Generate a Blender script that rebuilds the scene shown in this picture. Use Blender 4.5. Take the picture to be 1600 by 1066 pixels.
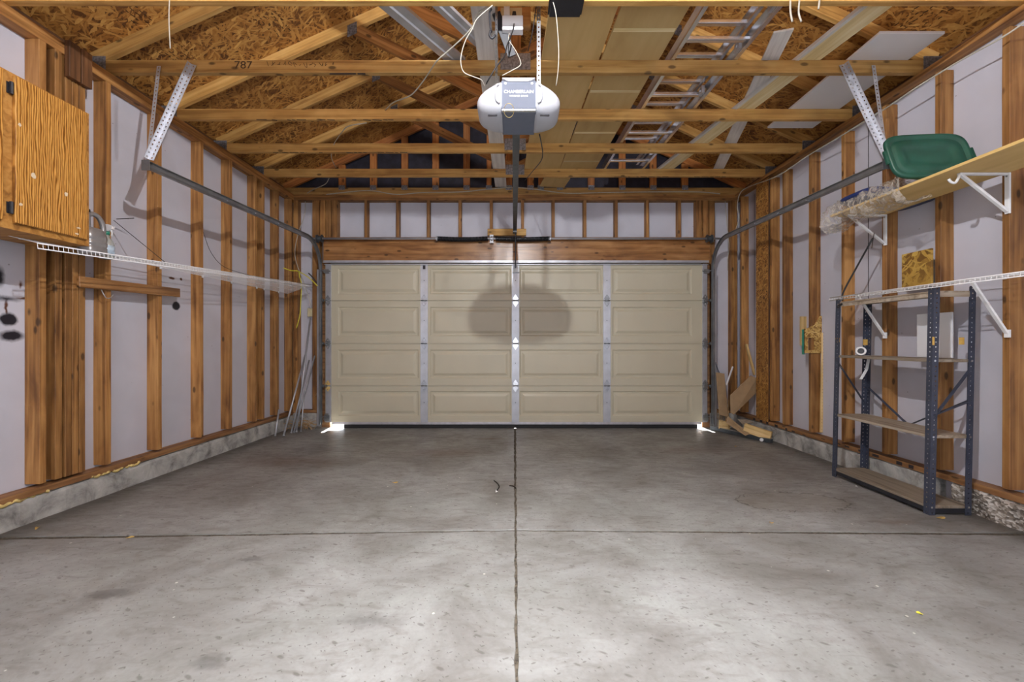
import bpy, math, random
from mathutils import Vector, Matrix
random.seed(7)
S = bpy.context.scene
for o in list(bpy.data.objects): bpy.data.objects.remove(o)
COL = S.collection

# ------------------------------------------------------------------ camera, world, lights, exposure
CZ = 1.107            # eye height above the floor at the garage door
F = 640.0             # focal length in pixels of a 1600 wide frame
cam_d = bpy.data.cameras.new('camera'); cam = bpy.data.objects.new('camera', cam_d); COL.objects.link(cam)
cam.location = (0, 0, CZ); cam.rotation_euler = (math.radians(90), 0, 0)
cam_d.sensor_width = 36; cam_d.lens = F/1600*36; cam_d.shift_x = -4/1600; cam_d.clip_start = 0.02
S.camera = cam
S.view_settings.view_transform = 'Standard'; S.view_settings.look = 'None'
S.view_settings.exposure = 0.15; S.view_settings.gamma = 1; S.view_settings.use_curve_mapping = False

w = bpy.data.worlds.new('sky'); S.world = w; w.use_nodes = True
w.node_tree.nodes['Background'].inputs[0].default_value = (0.85, 0.92, 1, 1)
w.node_tree.nodes['Background'].inputs[1].default_value = 9.0

def light(name, kind, loc, power, color=(1, 1, 1), rot=(0, 0, 0), **kw):
    d = bpy.data.lights.new(name, kind); d.energy = power; d.color = color
    for k, v in kw.items(): setattr(d, k, v)
    o = bpy.data.objects.new(name, d); COL.objects.link(o); o.location = loc; o.rotation_euler = rot
    return o
light('ceiling_bulb_light', 'POINT', (0.0, 0.80, 3.10), 232, (0.97, 0.975, 1.0), shadow_soft_size=0.028)
light('rear_fill_light', 'AREA', (0.0, -0.82, 1.45), 56, (0.84, 0.92, 1.0), (math.radians(97), 0, 0), shape='RECTANGLE', size=4.6, size_y=2.3)  # unseen soft fill added behind the camera; the rear wall has no opening
light('added_floor_fill', 'AREA', (0.02, 0.95, 3.12), 44, (0.95, 0.975, 1.0), (0, 0, 0), shape='DISK', size=0.30, spread=math.radians(92))  # extra downward lamp added to brighten the near floor
light('sun', 'SUN', (0, 9, 6), 170, (1.0, 0.98, 0.95), (math.radians(-77), 0, math.radians(4)), angle=0.01)

def P(px, py, D):
    """World point seen at pixel (px, py) of the photograph at depth D."""
    return Vector(((px-804)/F*D, D, CZ+(533-py)/F*D))

# ------------------------------------------------------------------ materials
def new_mat(name):
    m = bpy.data.materials.new(name); m.use_nodes = True
    nt = m.node_tree; b = nt.nodes['Principled BSDF']
    return m, nt, b
def nd(nt, t, ins=None, **kw):
    n = nt.nodes.new(t)
    for k, v in kw.items(): setattr(n, k, v)
    for k, v in (ins or {}).items():
        s = n.inputs[k]
        if isinstance(v, bpy.types.NodeSocket): nt.links.new(v, s)
        else: s.default_value = v
    return n
def ramp(nt, fac, stops, interp='LINEAR'):
    n = nt.nodes.new('ShaderNodeValToRGB'); n.color_ramp.interpolation = interp
    e = n.color_ramp.elements
    while len(e) < len(stops): e.new(0.5)
    for i, (p, c) in enumerate(stops):
        e[i].position = p; e[i].color = (*c, 1) if len(c) == 3 else c
    nt.links.new(fac, n.inputs[0]); return n.outputs[0]
def math_n(nt, op, a, b=None, c=None, clamp=False):
    n = nt.nodes.new('ShaderNodeMath'); n.operation = op; n.use_clamp = clamp
    for i, v in enumerate((a, b, c)):
        if v is None: continue
        if isinstance(v, bpy.types.NodeSocket): nt.links.new(v, n.inputs[i])
        else: n.inputs[i].default_value = v
    return n.outputs[0]
def mix(nt, fac, a, b, mode='MIX'):
    n = nt.nodes.new('ShaderNodeMix'); n.data_type = 'RGBA'; n.blend_type = mode
    for s, v in ((n.inputs[0], fac), (n.inputs[6], a), (n.inputs[7], b)):
        if isinstance(v, bpy.types.NodeSocket): nt.links.new(v, s)
        else: s.default_value = v if not isinstance(v, tuple) or len(v) == 4 else (*v, 1)
    return n.outputs[2]
def objco(nt, rnd=False):
    tc = nt.nodes.new('ShaderNodeTexCoord').outputs['Object']
    if not rnd: return tc
    oi = nt.nodes.new('ShaderNodeObjectInfo').outputs['Random']
    off = math_n(nt, 'MULTIPLY', oi, 37.0)
    v = nd(nt, 'ShaderNodeVectorMath', {0: tc}, operation='ADD'); nt.links.new(off, v.inputs[1])
    return v.outputs[0]
def mapped(nt, v, scale, rot=(0, 0, 0)):
    return nd(nt, 'ShaderNodeMapping', {'Vector': v, 'Scale': scale, 'Rotation': rot}).outputs[0]
def noise(nt, v, scale, detail=3, dist=0, rough=.5):
    return nd(nt, 'ShaderNodeTexNoise', {'Vector': v, 'Scale': scale, 'Detail': detail, 'Distortion': dist, 'Roughness': rough}).outputs[0]
def bump(nt, b, h, strength=.3, dist=.01):
    nt.links.new(nd(nt, 'ShaderNodeBump', {'Height': h, 'Strength': strength, 'Distance': dist}).outputs[0], b.inputs['Normal'])

def plain(name, col, rough=.6, metal=0, var=.12, scale=20, bmp=0, spec=.5, emit=None):
    m, nt, b = new_mat(name)
    n = noise(nt, objco(nt), scale, 4)
    lo = tuple(c*(1-var) for c in col); hi = tuple(min(1, c*(1+var)) for c in col)
    nt.links.new(ramp(nt, n, [(.3, lo), (.7, hi)]), b.inputs['Base Color'])
    b.inputs['Roughness'].default_value = rough; b.inputs['Metallic'].default_value = metal
    b.inputs['Specular IOR Level'].default_value = spec
    if bmp: bump(nt, b, n, bmp, .004)
    if emit: b.inputs['Emission Color'].default_value = (*col, 1); b.inputs['Emission Strength'].default_value = emit
    return m

def wood(name, dark, mid, pale, knots=True, rough=.62, fine=34):
    m, nt, b = new_mat(name)
    co = objco(nt, True)
    g = noise(nt, mapped(nt, co, (1.1, fine, fine)), 1.0, 5, .6)
    g2 = noise(nt, mapped(nt, co, (2.2, 7, 7)), 1.0, 3, 1.2)
    f = math_n(nt, 'ADD', math_n(nt, 'MULTIPLY', g, .62), math_n(nt, 'MULTIPLY', g2, .38))
    c = ramp(nt, f, [(.36, dark), (.49, mid), (.64, pale)])
    if knots:
        vd = nd(nt, 'ShaderNodeTexVoronoi', {'Vector': mapped(nt, co, (5.0, 11, 11)), 'Scale': 1.0}).outputs['Distance']
        k = ramp(nt, vd, [(.10, (1, 1, 1)), (.17, (0, 0, 0))])
        c = mix(nt, math_n(nt, 'MULTIPLY', k, .8), c, tuple(x*.22 for x in dark))
        dirt = ramp(nt, noise(nt, co, 4.5, 4), [(.52, (0, 0, 0)), (.75, (1, 1, 1))])
        c = mix(nt, math_n(nt, 'MULTIPLY', dirt, .35), c, tuple(x*.5 for x in mid))
    oi = nt.nodes.new('ShaderNodeObjectInfo').outputs['Random']
    v = math_n(nt, 'MULTIPLY_ADD', oi, .42, .80)
    hs = nd(nt, 'ShaderNodeHueSaturation', {'Color': c, 'Value': v})
    nt.links.new(hs.outputs[0], b.inputs['Base Color'])
    b.inputs['Roughness'].default_value = rough
    bump(nt, b, g, .25, .003)
    return m

def osb(name, plane='xy', dark=(.10, .033, .007), mid=(.37, .155, .029), pale=(.70, .40, .11), k=1.0):
    m, nt, b = new_mat(name)
    sep = nd(nt, 'ShaderNodeSeparateXYZ', {0: objco(nt)})
    ix = {'x': 0, 'y': 1, 'z': 2}
    co = nd(nt, 'ShaderNodeCombineXYZ', {0: sep.outputs[ix[plane[0]]], 1: sep.outputs[ix[plane[1]]]}).outputs[0]
    wob = nd(nt, 'ShaderNodeTexNoise', {'Vector': co, 'Scale': 9.0, 'Detail': 2.0}).outputs['Color']
    wv = nd(nt, 'ShaderNodeVectorMath', {0: wob, 1: (.06, .06, 0)}, operation='MULTIPLY').outputs[0]
    co = nd(nt, 'ShaderNodeVectorMath', {0: co, 1: wv}, operation='ADD').outputs[0]
    val = None
    for i, (r, sx, sy) in enumerate(((.35, 16, 75), (1.2, 14, 62), (-.5, 20, 90), (-1.15, 12, 70), (.8, 24, 110))):
        v = nd(nt, 'ShaderNodeTexVoronoi', {'Vector': mapped(nt, co, (sx*k, sy*k, 1), (0, 0, 0)) if False else
              mapped(nt, mapped(nt, co, (1, 1, 1), (0, 0, r)), (sx*k, sy*k, 1)), 'Scale': 1.0}, voronoi_dimensions='2D').outputs['Color']
        s = nd(nt, 'ShaderNodeSeparateColor', {0: v}).outputs[0]
        s = math_n(nt, 'POWER', s, 2.2)
        val = s if val is None else math_n(nt, 'MAXIMUM', val, math_n(nt, 'MULTIPLY', s, 1.0-.05*i))
    fine = noise(nt, co, 60*k, 3)
    f = math_n(nt, 'ADD', math_n(nt, 'MULTIPLY', val, .85), math_n(nt, 'MULTIPLY', fine, .25))
    c = ramp(nt, f, [(.38, dark), (.62, mid), (.86, tuple((a+b_)/2 for a, b_ in zip(mid, pale))), (1.0, pale)])
    big = noise(nt, co, 1.3, 2)
    c = mix(nt, ramp(nt, big, [(.4, (0, 0, 0)), (.7, (.5, .5, .5))]), c, tuple(x*.8 for x in mid))
    nt.links.new(c, b.inputs['Base Color']); b.inputs['Roughness'].default_value = .6
    bump(nt, b, f, .5, .004)
    return m

def spots_mask(nt, pos, a, b_, lst, dist=.02):
    """Union of soft ellipses in the plane of two axes (0 x, 1 y, 2 z)."""
    nz = nd(nt, 'ShaderNodeTexNoise', {'Vector': pos, 'Scale': 28.0, 'Detail': 2.0}).outputs['Color']
    nv = nd(nt, 'ShaderNodeVectorMath', {0: nd(nt, 'ShaderNodeVectorMath', {0: nz, 1: (.5, .5, .5)}, operation='SUBTRACT').outputs[0], 1: (dist, dist, dist)}, operation='MULTIPLY').outputs[0]
    p = nd(nt, 'ShaderNodeVectorMath', {0: pos, 1: nv}, operation='ADD').outputs[0]
    s = nd(nt, 'ShaderNodeSeparateXYZ', {0: p})
    out = None
    for ca, cb, ra, rb, soft in lst:
        da = math_n(nt, 'DIVIDE', math_n(nt, 'SUBTRACT', s.outputs[a], ca), ra)
        db = math_n(nt, 'DIVIDE', math_n(nt, 'SUBTRACT', s.outputs[b_], cb), rb)
        r = math_n(nt, 'SQRT', math_n(nt, 'ADD', math_n(nt, 'MULTIPLY', da, da), math_n(nt, 'MULTIPLY', db, db)))
        q = math_n(nt, 'DIVIDE', math_n(nt, 'SUBTRACT', 1+soft, r), 2*soft, clamp=True)
        out = q if out is None else math_n(nt, 'MAXIMUM', out, q)
    return out

def wallboard(name, col, black=(), brown=(), a=1, b_=2):
    m, nt, b = new_mat(name)
    pos = objco(nt)
    n = noise(nt, pos, 2.6, 5, .4)
    c = ramp(nt, n, [(.3, tuple(x*.90 for x in col)), (.62, col)])
    st = ramp(nt, noise(nt, pos, 1.1, 4), [(.60, (0, 0, 0)), (.78, (1, 1, 1))])
    c = mix(nt, math_n(nt, 'MULTIPLY', st, .28), c, (.40, .34, .30))
    sp = nd(nt, 'ShaderNodeTexVoronoi', {'Vector': pos, 'Scale': 9.0}).outputs['Distance']
    c = mix(nt, ramp(nt, sp, [(.030, (.6, .6, .6)), (.045, (0, 0, 0))]), c, (.12, .10, .09))
    if brown: c = mix(nt, spots_mask(nt, pos, a, b_, brown), c, (.10, .035, .015))
    if black: c = mix(nt, spots_mask(nt, pos, a, b_, black), c, (.012, .012, .02))
    nt.links.new(c, b.inputs['Base Color']); b.inputs['Roughness'].default_value = .55
    return m

def concrete_floor():
    m, nt, b = new_mat('concrete_floor')
    pos = objco(nt)
    n1 = noise(nt, pos, 1.9, 7, .5, .66)
    n2 = noise(nt, mapped(nt, pos, (1, 2.6, 1), (0, 0, .45)), 8.0, 6, .8, .62)
    n3 = noise(nt, pos, 60, 3)
    c = ramp(nt, n1, [(.30, (.135, .124, .113)), (.48, (.212, .207, .198)), (.66, (.295, .294, .288))])
    c = mix(nt, ramp(nt, n2, [(.52, (0, 0, 0)), (.72, (.5, .5, .5))]), c, (.13, .115, .10))
    c = mix(nt, ramp(nt, n3, [(.35, (.16, .16, .16)), (.5, (0, 0, 0))]), c, (.12, .11, .10))
    for sc, th, rot in ((3.1, .075, .5), (7.0, .085, -.4), (15., .10, .9)):
        vd = nd(nt, 'ShaderNodeTexVoronoi', {'Vector': mapped(nt, mapped(nt, pos, (1, 1, 1), (0, 0, rot)), (1, 2.4, 1)), 'Scale': sc}, voronoi_dimensions='2D').outputs['Distance']
        vd = math_n(nt, 'ADD', vd, math_n(nt, 'MULTIPLY', noise(nt, pos, 24, 4), .10))
        c = mix(nt, ramp(nt, vd, [(th, (.62, .62, .62)), (th+.03, (0, 0, 0))]), c, (.075, .065, .058))
    pale = nd(nt, 'ShaderNodeTexVoronoi', {'Vector': mapped(nt, pos, (1, 1, 1), (0, 0, .3)), 'Scale': 6.3}).outputs['Distance']
    c = mix(nt, ramp(nt, pale, [(.03, (.8, .8, .8)), (.04, (0, 0, 0))]), c, (.60, .58, .52))
    blot = [(1.86, 2.74, .36, .17, .03)]
    ins = spots_mask(nt, pos, 0, 1, blot, .09)
    ring = math_n(nt, 'MULTIPLY', math_n(nt, 'MULTIPLY', ins, math_n(nt, 'SUBTRACT', 1.0, ins)), 4.0, clamp=True)
    c = mix(nt, math_n(nt, 'MULTIPLY', ins, .30), c, (.17, .15, .12))
    c = mix(nt, math_n(nt, 'MULTIPLY', ring, .75), c, (.03, .025, .018))
    rust = spots_mask(nt, pos, 0, 1, [(-.30, 4.6, .17, .035, .5), (2.25, 2.42, .10, .03, .6), (1.8, 4.1, .3, .12, .9), (-2.0, 3.7, .35, .12, .9), (-.7, 4.0, .3, .1, .9)], .05)
    c = mix(nt, math_n(nt, 'MULTIPLY', rust, .5), c, (.12, .065, .04))
    drk = spots_mask(nt, pos, 0, 1, [(-1.70, 1.72, .10, .03, .3), (-1.28, 2.0, .05, .02, .4), (-1.0, 1.35, .05, .03, .4), (-.55, 1.55, .10, .03, .8)], .06)
    c = mix(nt, math_n(nt, 'MULTIPLY', drk, .5), c, (.06, .055, .05))
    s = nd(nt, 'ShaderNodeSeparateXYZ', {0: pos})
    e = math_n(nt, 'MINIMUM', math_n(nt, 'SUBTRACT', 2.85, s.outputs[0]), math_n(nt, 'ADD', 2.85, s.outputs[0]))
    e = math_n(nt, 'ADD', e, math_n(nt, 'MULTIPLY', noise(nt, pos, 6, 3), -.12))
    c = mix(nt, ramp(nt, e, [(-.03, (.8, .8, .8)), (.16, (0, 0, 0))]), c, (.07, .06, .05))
    nt.links.new(c, b.inputs['Base Color'])
    rr = ramp(nt, n2, [(.3, (.34, .34, .34)), (.7, (.58, .58, .58))])
    nt.links.new(rr, b.inputs['Roughness'])
    bump(nt, b, math_n(nt, 'ADD', n2, math_n(nt, 'MULTIPLY', n3, .3)), .22, .006)
    return m

def concrete(name, col, rough_stones=False):
    m, nt, b = new_mat(name); pos = objco(nt)
    n = noise(nt, pos, 7, 6, .5, .65)
    c = ramp(nt, n, [(.32, tuple(x*.45 for x in col)), (.48, col), (.7, tuple(min(1, x*1.5) for x in col))])
    h = n
    if rough_stones:
        v = nd(nt, 'ShaderNodeTexVoronoi', {'Vector': mapped(nt, pos, (95, 60, 95)), 'Scale': 1.0})
        s = nd(nt, 'ShaderNodeSeparateColor', {0: v.outputs['Color']}).outputs[0]
        c = mix(nt, .6, c, ramp(nt, s, [(.15, (.06, .045, .035)), (.55, (.28, .24, .2)), (.92, (.75, .72, .68))]))
        h = v.outputs['Distance']
    nt.links.new(c, b.inputs['Base Color']); b.inputs['Roughness'].default_value = .85
    bump(nt, b, h, .6, .01)
    return m

def oak():
    m, nt, b = new_mat('oak_veneer'); co = objco(nt)
    # grain runs up the door, cathedral figure low down
    wv = nd(nt, 'ShaderNodeTexWave', {'Vector': mapped(nt, co, (1, 9, 1.1)), 'Scale': 3.4, 'Distortion': 9.0, 'Detail': 3.0, 'Detail Scale': 1.2}, bands_direction='Y').outputs['Fac']
    g = noise(nt, mapped(nt, co, (70, 130, 5)), 1.0, 3)
    f = math_n(nt, 'ADD', math_n(nt, 'MULTIPLY', wv, .55), math_n(nt, 'MULTIPLY', g, .45))
    c = ramp(nt, f, [(.2, (.20, .075, .012)), (.5, (.50, .23, .045)), (.8, (.66, .35, .09))])
    nt.links.new(c, b.inputs['Base Color']); b.inputs['Roughness'].default_value = .38
    return m

M = dict(
    stud=wood('stud_lumber', (.135, .052, .013), (.31, .140, .038), (.47, .24, .078)),
    chord=wood('truss_lumber', (.30, .145, .036), (.49, .27, .075), (.62, .38, .13)),
    darkwood=wood('dark_lumber', (.07, .03, .012), (.13, .055, .02), (.2, .09, .035)),
    header=wood('header_lumber', (.14, .055, .018), (.29, .13, .042), (.43, .22, .085), fine=24, rough=.28),
    gable=wood('gable_lumber', (.22, .075, .018), (.40, .14, .032), (.52, .22, .06)),
    sill=wood('sill_lumber', (.14, .06, .02), (.27, .125, .045), (.42, .22, .09)),
    roof=osb('roof_strand_board', 'xy'), osbv=osb('strand_board_strip', 'yz', k=1.3), osbx=osb('strand_board_scrap', 'xz', (.2, .09, .02), (.5, .3, .08), (.85, .62, .25), k=1.5),
    ply=osb('stained_plywood', 'yz', (.17, .08, .012), (.40, .23, .04), (.62, .42, .10), k=.8),
    wl=wallboard('white_wallboard', (.585, .58, .65), black=[(2.372, 1.232, .042, .036, .22), (2.385, 1.137, .055, .030, .3), (2.33, 1.47, .02, .05, .5), (3.545, 1.41, .042, .036, .15), (2.36, 1.352, .05, .012, .9), (4.74, 1.86, .02, .09, .3)],
                 brown=[(3.50, 1.645, .03, .011, .3), (3.60, 1.65, .012, .012, .3), (2.36, 1.30, .006, .05, .5), (2.45, 1.36, .04, .006, .5), (2.43, 1.44, .008, .018, .6)]),
    wr=wallboard('white_wallboard_aged', (.565, .56, .63), brown=[(4.9, 2.7, .16, .35, .9), (4.9, 1.9, .12, .5, .95)]),
    wf=wallboard('white_wallboard_front', (.585, .58, .65), brown=[], a=0),
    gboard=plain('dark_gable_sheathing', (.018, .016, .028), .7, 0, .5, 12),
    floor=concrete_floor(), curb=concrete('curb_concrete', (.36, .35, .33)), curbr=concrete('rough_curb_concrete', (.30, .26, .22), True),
    foam=plain('cured_yellow_foam', (.62, .46, .17), .7, 0, .4, 30, .6),
    dirt=plain('joint_dirt', (.075, .062, .045), .95, 0, .7, 60, .5),
    door=plain('cream_door_paint', (.52, .475, .355), .42, 0, .03, 3),
    hinge_steel=plain('hinge_steel', (.40, .41, .45), .35, .6, .15), galv=plain('galvanised_steel', (.49, .50, .54), .38, .55, .12, 9), galvd=plain('dull_track_steel', (.30, .315, .33), .36, .8, .25, 7),
    alu=plain('aluminium', (.78, .79, .83), .24, .9, .1, 14),
    white=plain('white_plastic', (.80, .80, .82), .4, 0, .02), whitem=plain('white_enamel', (.80, .80, .81), .35, 0, .03),
    whitep=plain('white_melamine', (.74, .74, .76), .4, 0, .02, 4), lens=plain('opener_lens_plastic', (.46, .47, .51), .45, 0, .02, spec=.3),
    grey=plain('opener_grey_paint', (.16, .178, .225), .75, 0, .03, spec=.08), black=plain('black_plastic', (.015, .016, .022), .5, 0, .2),
    rail=plain('dark_rail_steel', (.10, .115, .13), .4, .6, .2), plate=plain('nail_plate_steel', (.24, .25, .28), .5, .7, .5, 60),
    rack=plain('slate_blue_enamel', (.052, .060, .090), .42, .15, .15), dshelf=wood('weathered_particle_board', (.17, .13, .09), (.29, .235, .175), (.38, .32, .25), False),
    fibre=wood('tan_fibreboard', (.50, .335, .13), (.565, .39, .16), (.61, .43, .19), False, .8, 8),
    cream=wood('cream_trim_wood', (.60, .47, .22), (.70, .57, .30), (.78, .68, .45), False),
    wtrim=wood('whitewashed_wood', (.50, .48, .46), (.62, .60, .58), (.72, .71, .68), False),
    tan=wood('tan_shelf_board', (.52, .34, .11), (.60, .41, .145), (.66, .47, .19), False, .6, 6),
    card=plain('brown_cardboard', (.33, .22, .12), .8, 0, .12, 12), lightwood=wood('pale_lumber', (.42, .26, .09), (.58, .40, .17), (.70, .52, .27), False),
    green=plain('green_tote_plastic', (.012, .075, .05), .38, 0, .3, 7), blue=plain('blue_tote_plastic', (.012, .03, .13), .4, 0, .2),
    oak=oak(), oakp=wood('oak_frame', (.25, .10, .018), (.44, .20, .04), (.58, .30, .075), False),
    scuff=plain('worn_finish', (.62, .52, .38), .8), jug=plain('silver_jug_plastic', (.33, .32, .32), .28, .35, .1),
    label_blue=plain('blue_label', (.50, .62, .74), .5, var=.3, scale=50), cable=plain('white_cable', (.46, .43, .36), .5), blackc=plain('black_cable', (.01, .01, .012), .5),
    yrope=plain('yellow_rope', (.70, .62, .05), .7), orange=plain('orange_tape', (.68, .42, .10), .7), ivory=plain('ivory_plastic', (.62, .54, .34), .45),
    ink=plain('black_marker', (.02, .015, .02), .7), ink2=plain('faded_stamp', (.055, .028, .012), .8, 0, .5, 40), leaf=plain('dry_leaf', (.50, .33, .10), .8, 0, .4), wire=plain('dark_wire', (.03, .025, .02), .5, .5),
    teal=plain('teal_plastic', (.03, .25, .17), .5), pave=plain('driveway_concrete', (.5, .5, .48), .9), violet=plain('violet_marking', (.09, .02, .75), .5),
    twig=plain('dry_twigs', (.42, .27, .13), .8, 0, .4), rubber=plain('black_rubber', (.012, .012, .013), .7), spring=plain('oiled_spring_steel', (.02, .022, .026), .45, .5),
    seal=plain('bottom_retainer', (.50, .49, .53), .4, .5), label_white=plain('paper_white', (.7, .7, .7), .7),
)
def clear_plastic():
    m, nt, b = new_mat('clear_plastic_film')
    n = noise(nt, objco(nt), 22, 4, 1.5)
    a = ramp(nt, n, [(.40, (.20, .19, .18)), (.68, (.70, .70, .70))])
    b.inputs['Base Color'].default_value = (.66, .60, .52, 1); b.inputs['Roughness'].default_value = .16
    nt.links.new(a, b.inputs['Alpha']); bump(nt, b, n, .9, .02)
    return m
M['film'] = clear_plastic()
def bottle_plastic():
    m, nt, b = new_mat('translucent_bottle_plastic'); b.inputs['Base Color'].default_value = (.55, .58, .55, 1)
    b.inputs['Roughness'].default_value = .2; b.inputs['Alpha'].default_value = .6
    return m
M['bottle'] = bottle_plastic()

# ------------------------------------------------------------------ geometry helpers
def tag(o, label=None, cat=None, group=None, kind=None):
    if label: o['label'] = label
    if cat: o['category'] = cat
    if group: o['group'] = group
    if kind: o['kind'] = kind
    return o
def wpos(o):
    v = Vector((0, 0, 0))
    while o is not None: v += o.location; o = o.parent
    return v
def wmat(o):
    return (wmat(o.parent) if o.parent else Matrix.Identity(4)) @ o.matrix_basis
def put(o, parent, mw):
    """Link o with world matrix mw under its parent."""
    COL.objects.link(o)
    if parent is not None:
        o.parent = parent; mw = wmat(parent).inverted() @ mw
    o.matrix_basis = mw
    return o
def empty(name, loc, label=None, cat=None, group=None, kind=None):
    o = bpy.data.objects.new(name, None); COL.objects.link(o); o.location = loc; o.empty_display_size = .1
    return tag(o, label, cat, group, kind)
def basis(d, up=None):
    x = d.normalized(); up = Vector(up) if up is not None else (Vector((0, 0, 1)) if abs(x.z) < .95 else Vector((0, 1, 0)))
    y = up.cross(x)
    if y.length < 1e-6: y = Vector((1, 0, 0)).cross(x)
    y.normalize(); z = x.cross(y)
    return x, y, z
class MB:
    def __init__(s): s.v = []; s.f = []
    def add(s, vs, fs):
        k = len(s.v); s.v += [Vector(v) for v in vs]; s.f += [[i+k for i in f] for f in fs]; return s
    def box(s, lo, hi):
        a, b = lo, hi
        vs = [(x, y, z) for x in (a[0], b[0]) for y in (a[1], b[1]) for z in (a[2], b[2])]
        return s.add(vs, [(0, 1, 3, 2), (4, 6, 7, 5), (0, 4, 5, 1), (2, 3, 7, 6), (0, 2, 6, 4), (1, 5, 7, 3)])
    def beam(s, p0, p1, wy, hz, up=None):
        p0, p1 = Vector(p0), Vector(p1); x, y, z = basis(p1-p0, up); vs = []
        for p in (p0, p1):
            for a, b in ((-1, -1), (1, -1), (1, 1), (-1, 1)): vs.append(p+y*a*wy/2+z*b*hz/2)
        return s.add(vs, [(3, 2, 1, 0), (4, 5, 6, 7), (0, 1, 5, 4), (1, 2, 6, 5), (2, 3, 7, 6), (3, 0, 4, 7)])
    def tube(s, pts, r, n=6, smooth=0, r1=None):
        pts = [Vector(p) for p in pts]
        if smooth: pts = catmull(pts, smooth)
        rings = []; up = None; N_ = len(pts)
        for i, p in enumerate(pts):
            t = (pts[min(i+1, N_-1)]-pts[max(i-1, 0)])
            if t.length < 1e-9: t = Vector((0, 0, 1))
            t.normalize()
            if up is None: up = basis(t)[1]
            up = (up-t*up.dot(t)); up = up.normalized() if up.length > 1e-6 else basis(t)[1]
            q = t.cross(up); rr = r if r1 is None else r+(r1-r)*i/(N_-1)
            rings.append([p+(up*math.cos(a)+q*math.sin(a))*rr for a in [2*math.pi*j/n for j in range(n)]])
        k = len(s.v); fs = []
        for i in range(N_-1):
            for j in range(n): fs.append((i*n+j, i*n+(j+1) % n, (i+1)*n+(j+1) % n, (i+1)*n+j))
        fs += [tuple(range(n))[::-1], tuple((N_-1)*n+j for j in range(n))]
        return s.add([v for r_ in rings for v in r_], fs)
    def cyl(s, p0, p1, r, n=16, r1=None): return s.tube([p0, p1], r, n, r1=r1)
    def prism(s, pts, off):
        """Closed polygon pts extruded by vector off."""
        n = len(pts); off = Vector(off); a = [Vector(p) for p in pts]
        return s.add(a+[p+off for p in a], [tuple(range(n))[::-1], tuple(range(n, 2*n))]+[(i, (i+1) % n, n+(i+1) % n, n+i) for i in range(n)])
    def loft(s, rings):
        n = len(rings[0]); fs = []
        for i in range(len(rings)-1):
            for j in range(n): fs.append((i*n+j, i*n+(j+1) % n, (i+1)*n+(j+1) % n, (i+1)*n+j))
        fs += [tuple(range(n))[::-1], tuple((len(rings)-1)*n+j for j in range(n))]
        return s.add([v for r in rings for v in r], fs)
    def strip(s, p0, p1, wv, pitch=.038, hole=.0055, thick=.0016):
        """Flat perforated strip from p0 to p1, wv = full width vector, real round holes."""
        p0, p1, wv = Vector(p0), Vector(p1), Vector(wv); L = (p1-p0).length; n = max(1, round(L/pitch)); t = (p1-p0)/n
        wn = wv.normalized(); tn = t.normalized(); nn = wn.cross(tn)*thick
        for i in range(n):
            c = p0+t*(i+.5)
            outer = [c+t*a/2+wv*b/2 for a, b in ((-1, -1), (0, -1), (1, -1), (1, 0), (1, 1), (0, 1), (-1, 1), (-1, 0))]
            inner = [c+(tn*a+wn*b)*hole for a, b in ((-.7, -.7), (0, -1), (.7, -.7), (1, 0), (.7, .7), (0, 1), (-.7, .7), (-1, 0))]
            k = outer+inner; k2 = [p+nn for p in k]
            fs = []
            for j in range(8):
                q = (j+1) % 8
                fs += [(j, q, 8+q, 8+j), (16+q, 16+j, 24+j, 24+q), (8+j, 8+q, 24+q, 24+j)]
                if j in (0, 1, 4, 5): fs.append((q, j, 16+j, 16+q))
            s.add(k+k2, fs)
        return s
    def build(s, name, mat, parent=None, bevel=0, smooth=False, origin=None, solid=0):
        o = Vector(origin) if origin is not None else (sum(s.v, Vector())/len(s.v))
        me = bpy.data.meshes.new(name); me.from_pydata([v-o for v in s.v], [], s.f); me.update()
        me.materials.append(M[mat])
        if smooth:
            for p in me.polygons: p.use_smooth = True
        ob = bpy.data.objects.new(name, me)
        put(ob, parent, Matrix.Translation(o))
        if bevel:
            b = ob.modifiers.new('edge', 'BEVEL'); b.width = bevel; b.segments = 2; b.limit_method = 'ANGLE'
        if solid:
            m_ = ob.modifiers.new('thick', 'SOLIDIFY'); m_.thickness = solid; m_.offset = 0
        return ob
def catmull(p, k):
    out = []
    q = [p[0]*2-p[1]]+p+[p[-1]*2-p[-2]]
    for i in range(1, len(q)-2):
        a, b, c, d = q[i-1], q[i], q[i+1], q[i+2]
        for j in range(k):
            t = j/k
            out.append(.5*((2*b)+(c-a)*t+(2*a-5*b+4*c-d)*t*t+(3*b-a-3*c+d)*t**3))
    out.append(p[-1]); return out
def beam(name, p0, p1, wy, hz, mat, parent=None, up=None, bevel=.002, wob=0):
    """Board with local X along its length, so the grain follows it."""
    p0, p1 = Vector(p0), Vector(p1); L = (p1-p0).length; x, y, z = basis(p1-p0, up)
    mw = Matrix((( x.x, y.x, z.x), (x.y, y.y, z.y), (x.z, y.z, z.z))).to_4x4(); mw.translation = (p0+p1)/2
    b = MB(); n = 7 if wob else 1; rings = []
    for i in range(n+1):
        t = -L/2+L*i/n; rings.append([(t, a*wy/2+(random.uniform(-wob, wob)), c*hz/2+random.uniform(-wob, wob)) for a, c in ((-1, -1), (1, -1), (1, 1), (-1, 1))])
    b.loft(rings)
    me = bpy.data.meshes.new(name); me.from_pydata(b.v, [], b.f); me.update(); me.materials.append(M[mat])
    ob = bpy.data.objects.new(name, me); put(ob, parent, mw)
    if bevel:
        m_ = ob.modifiers.new('edge', 'BEVEL'); m_.width = bevel; m_.segments = 1; m_.limit_method = 'ANGLE'
    return ob
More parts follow.
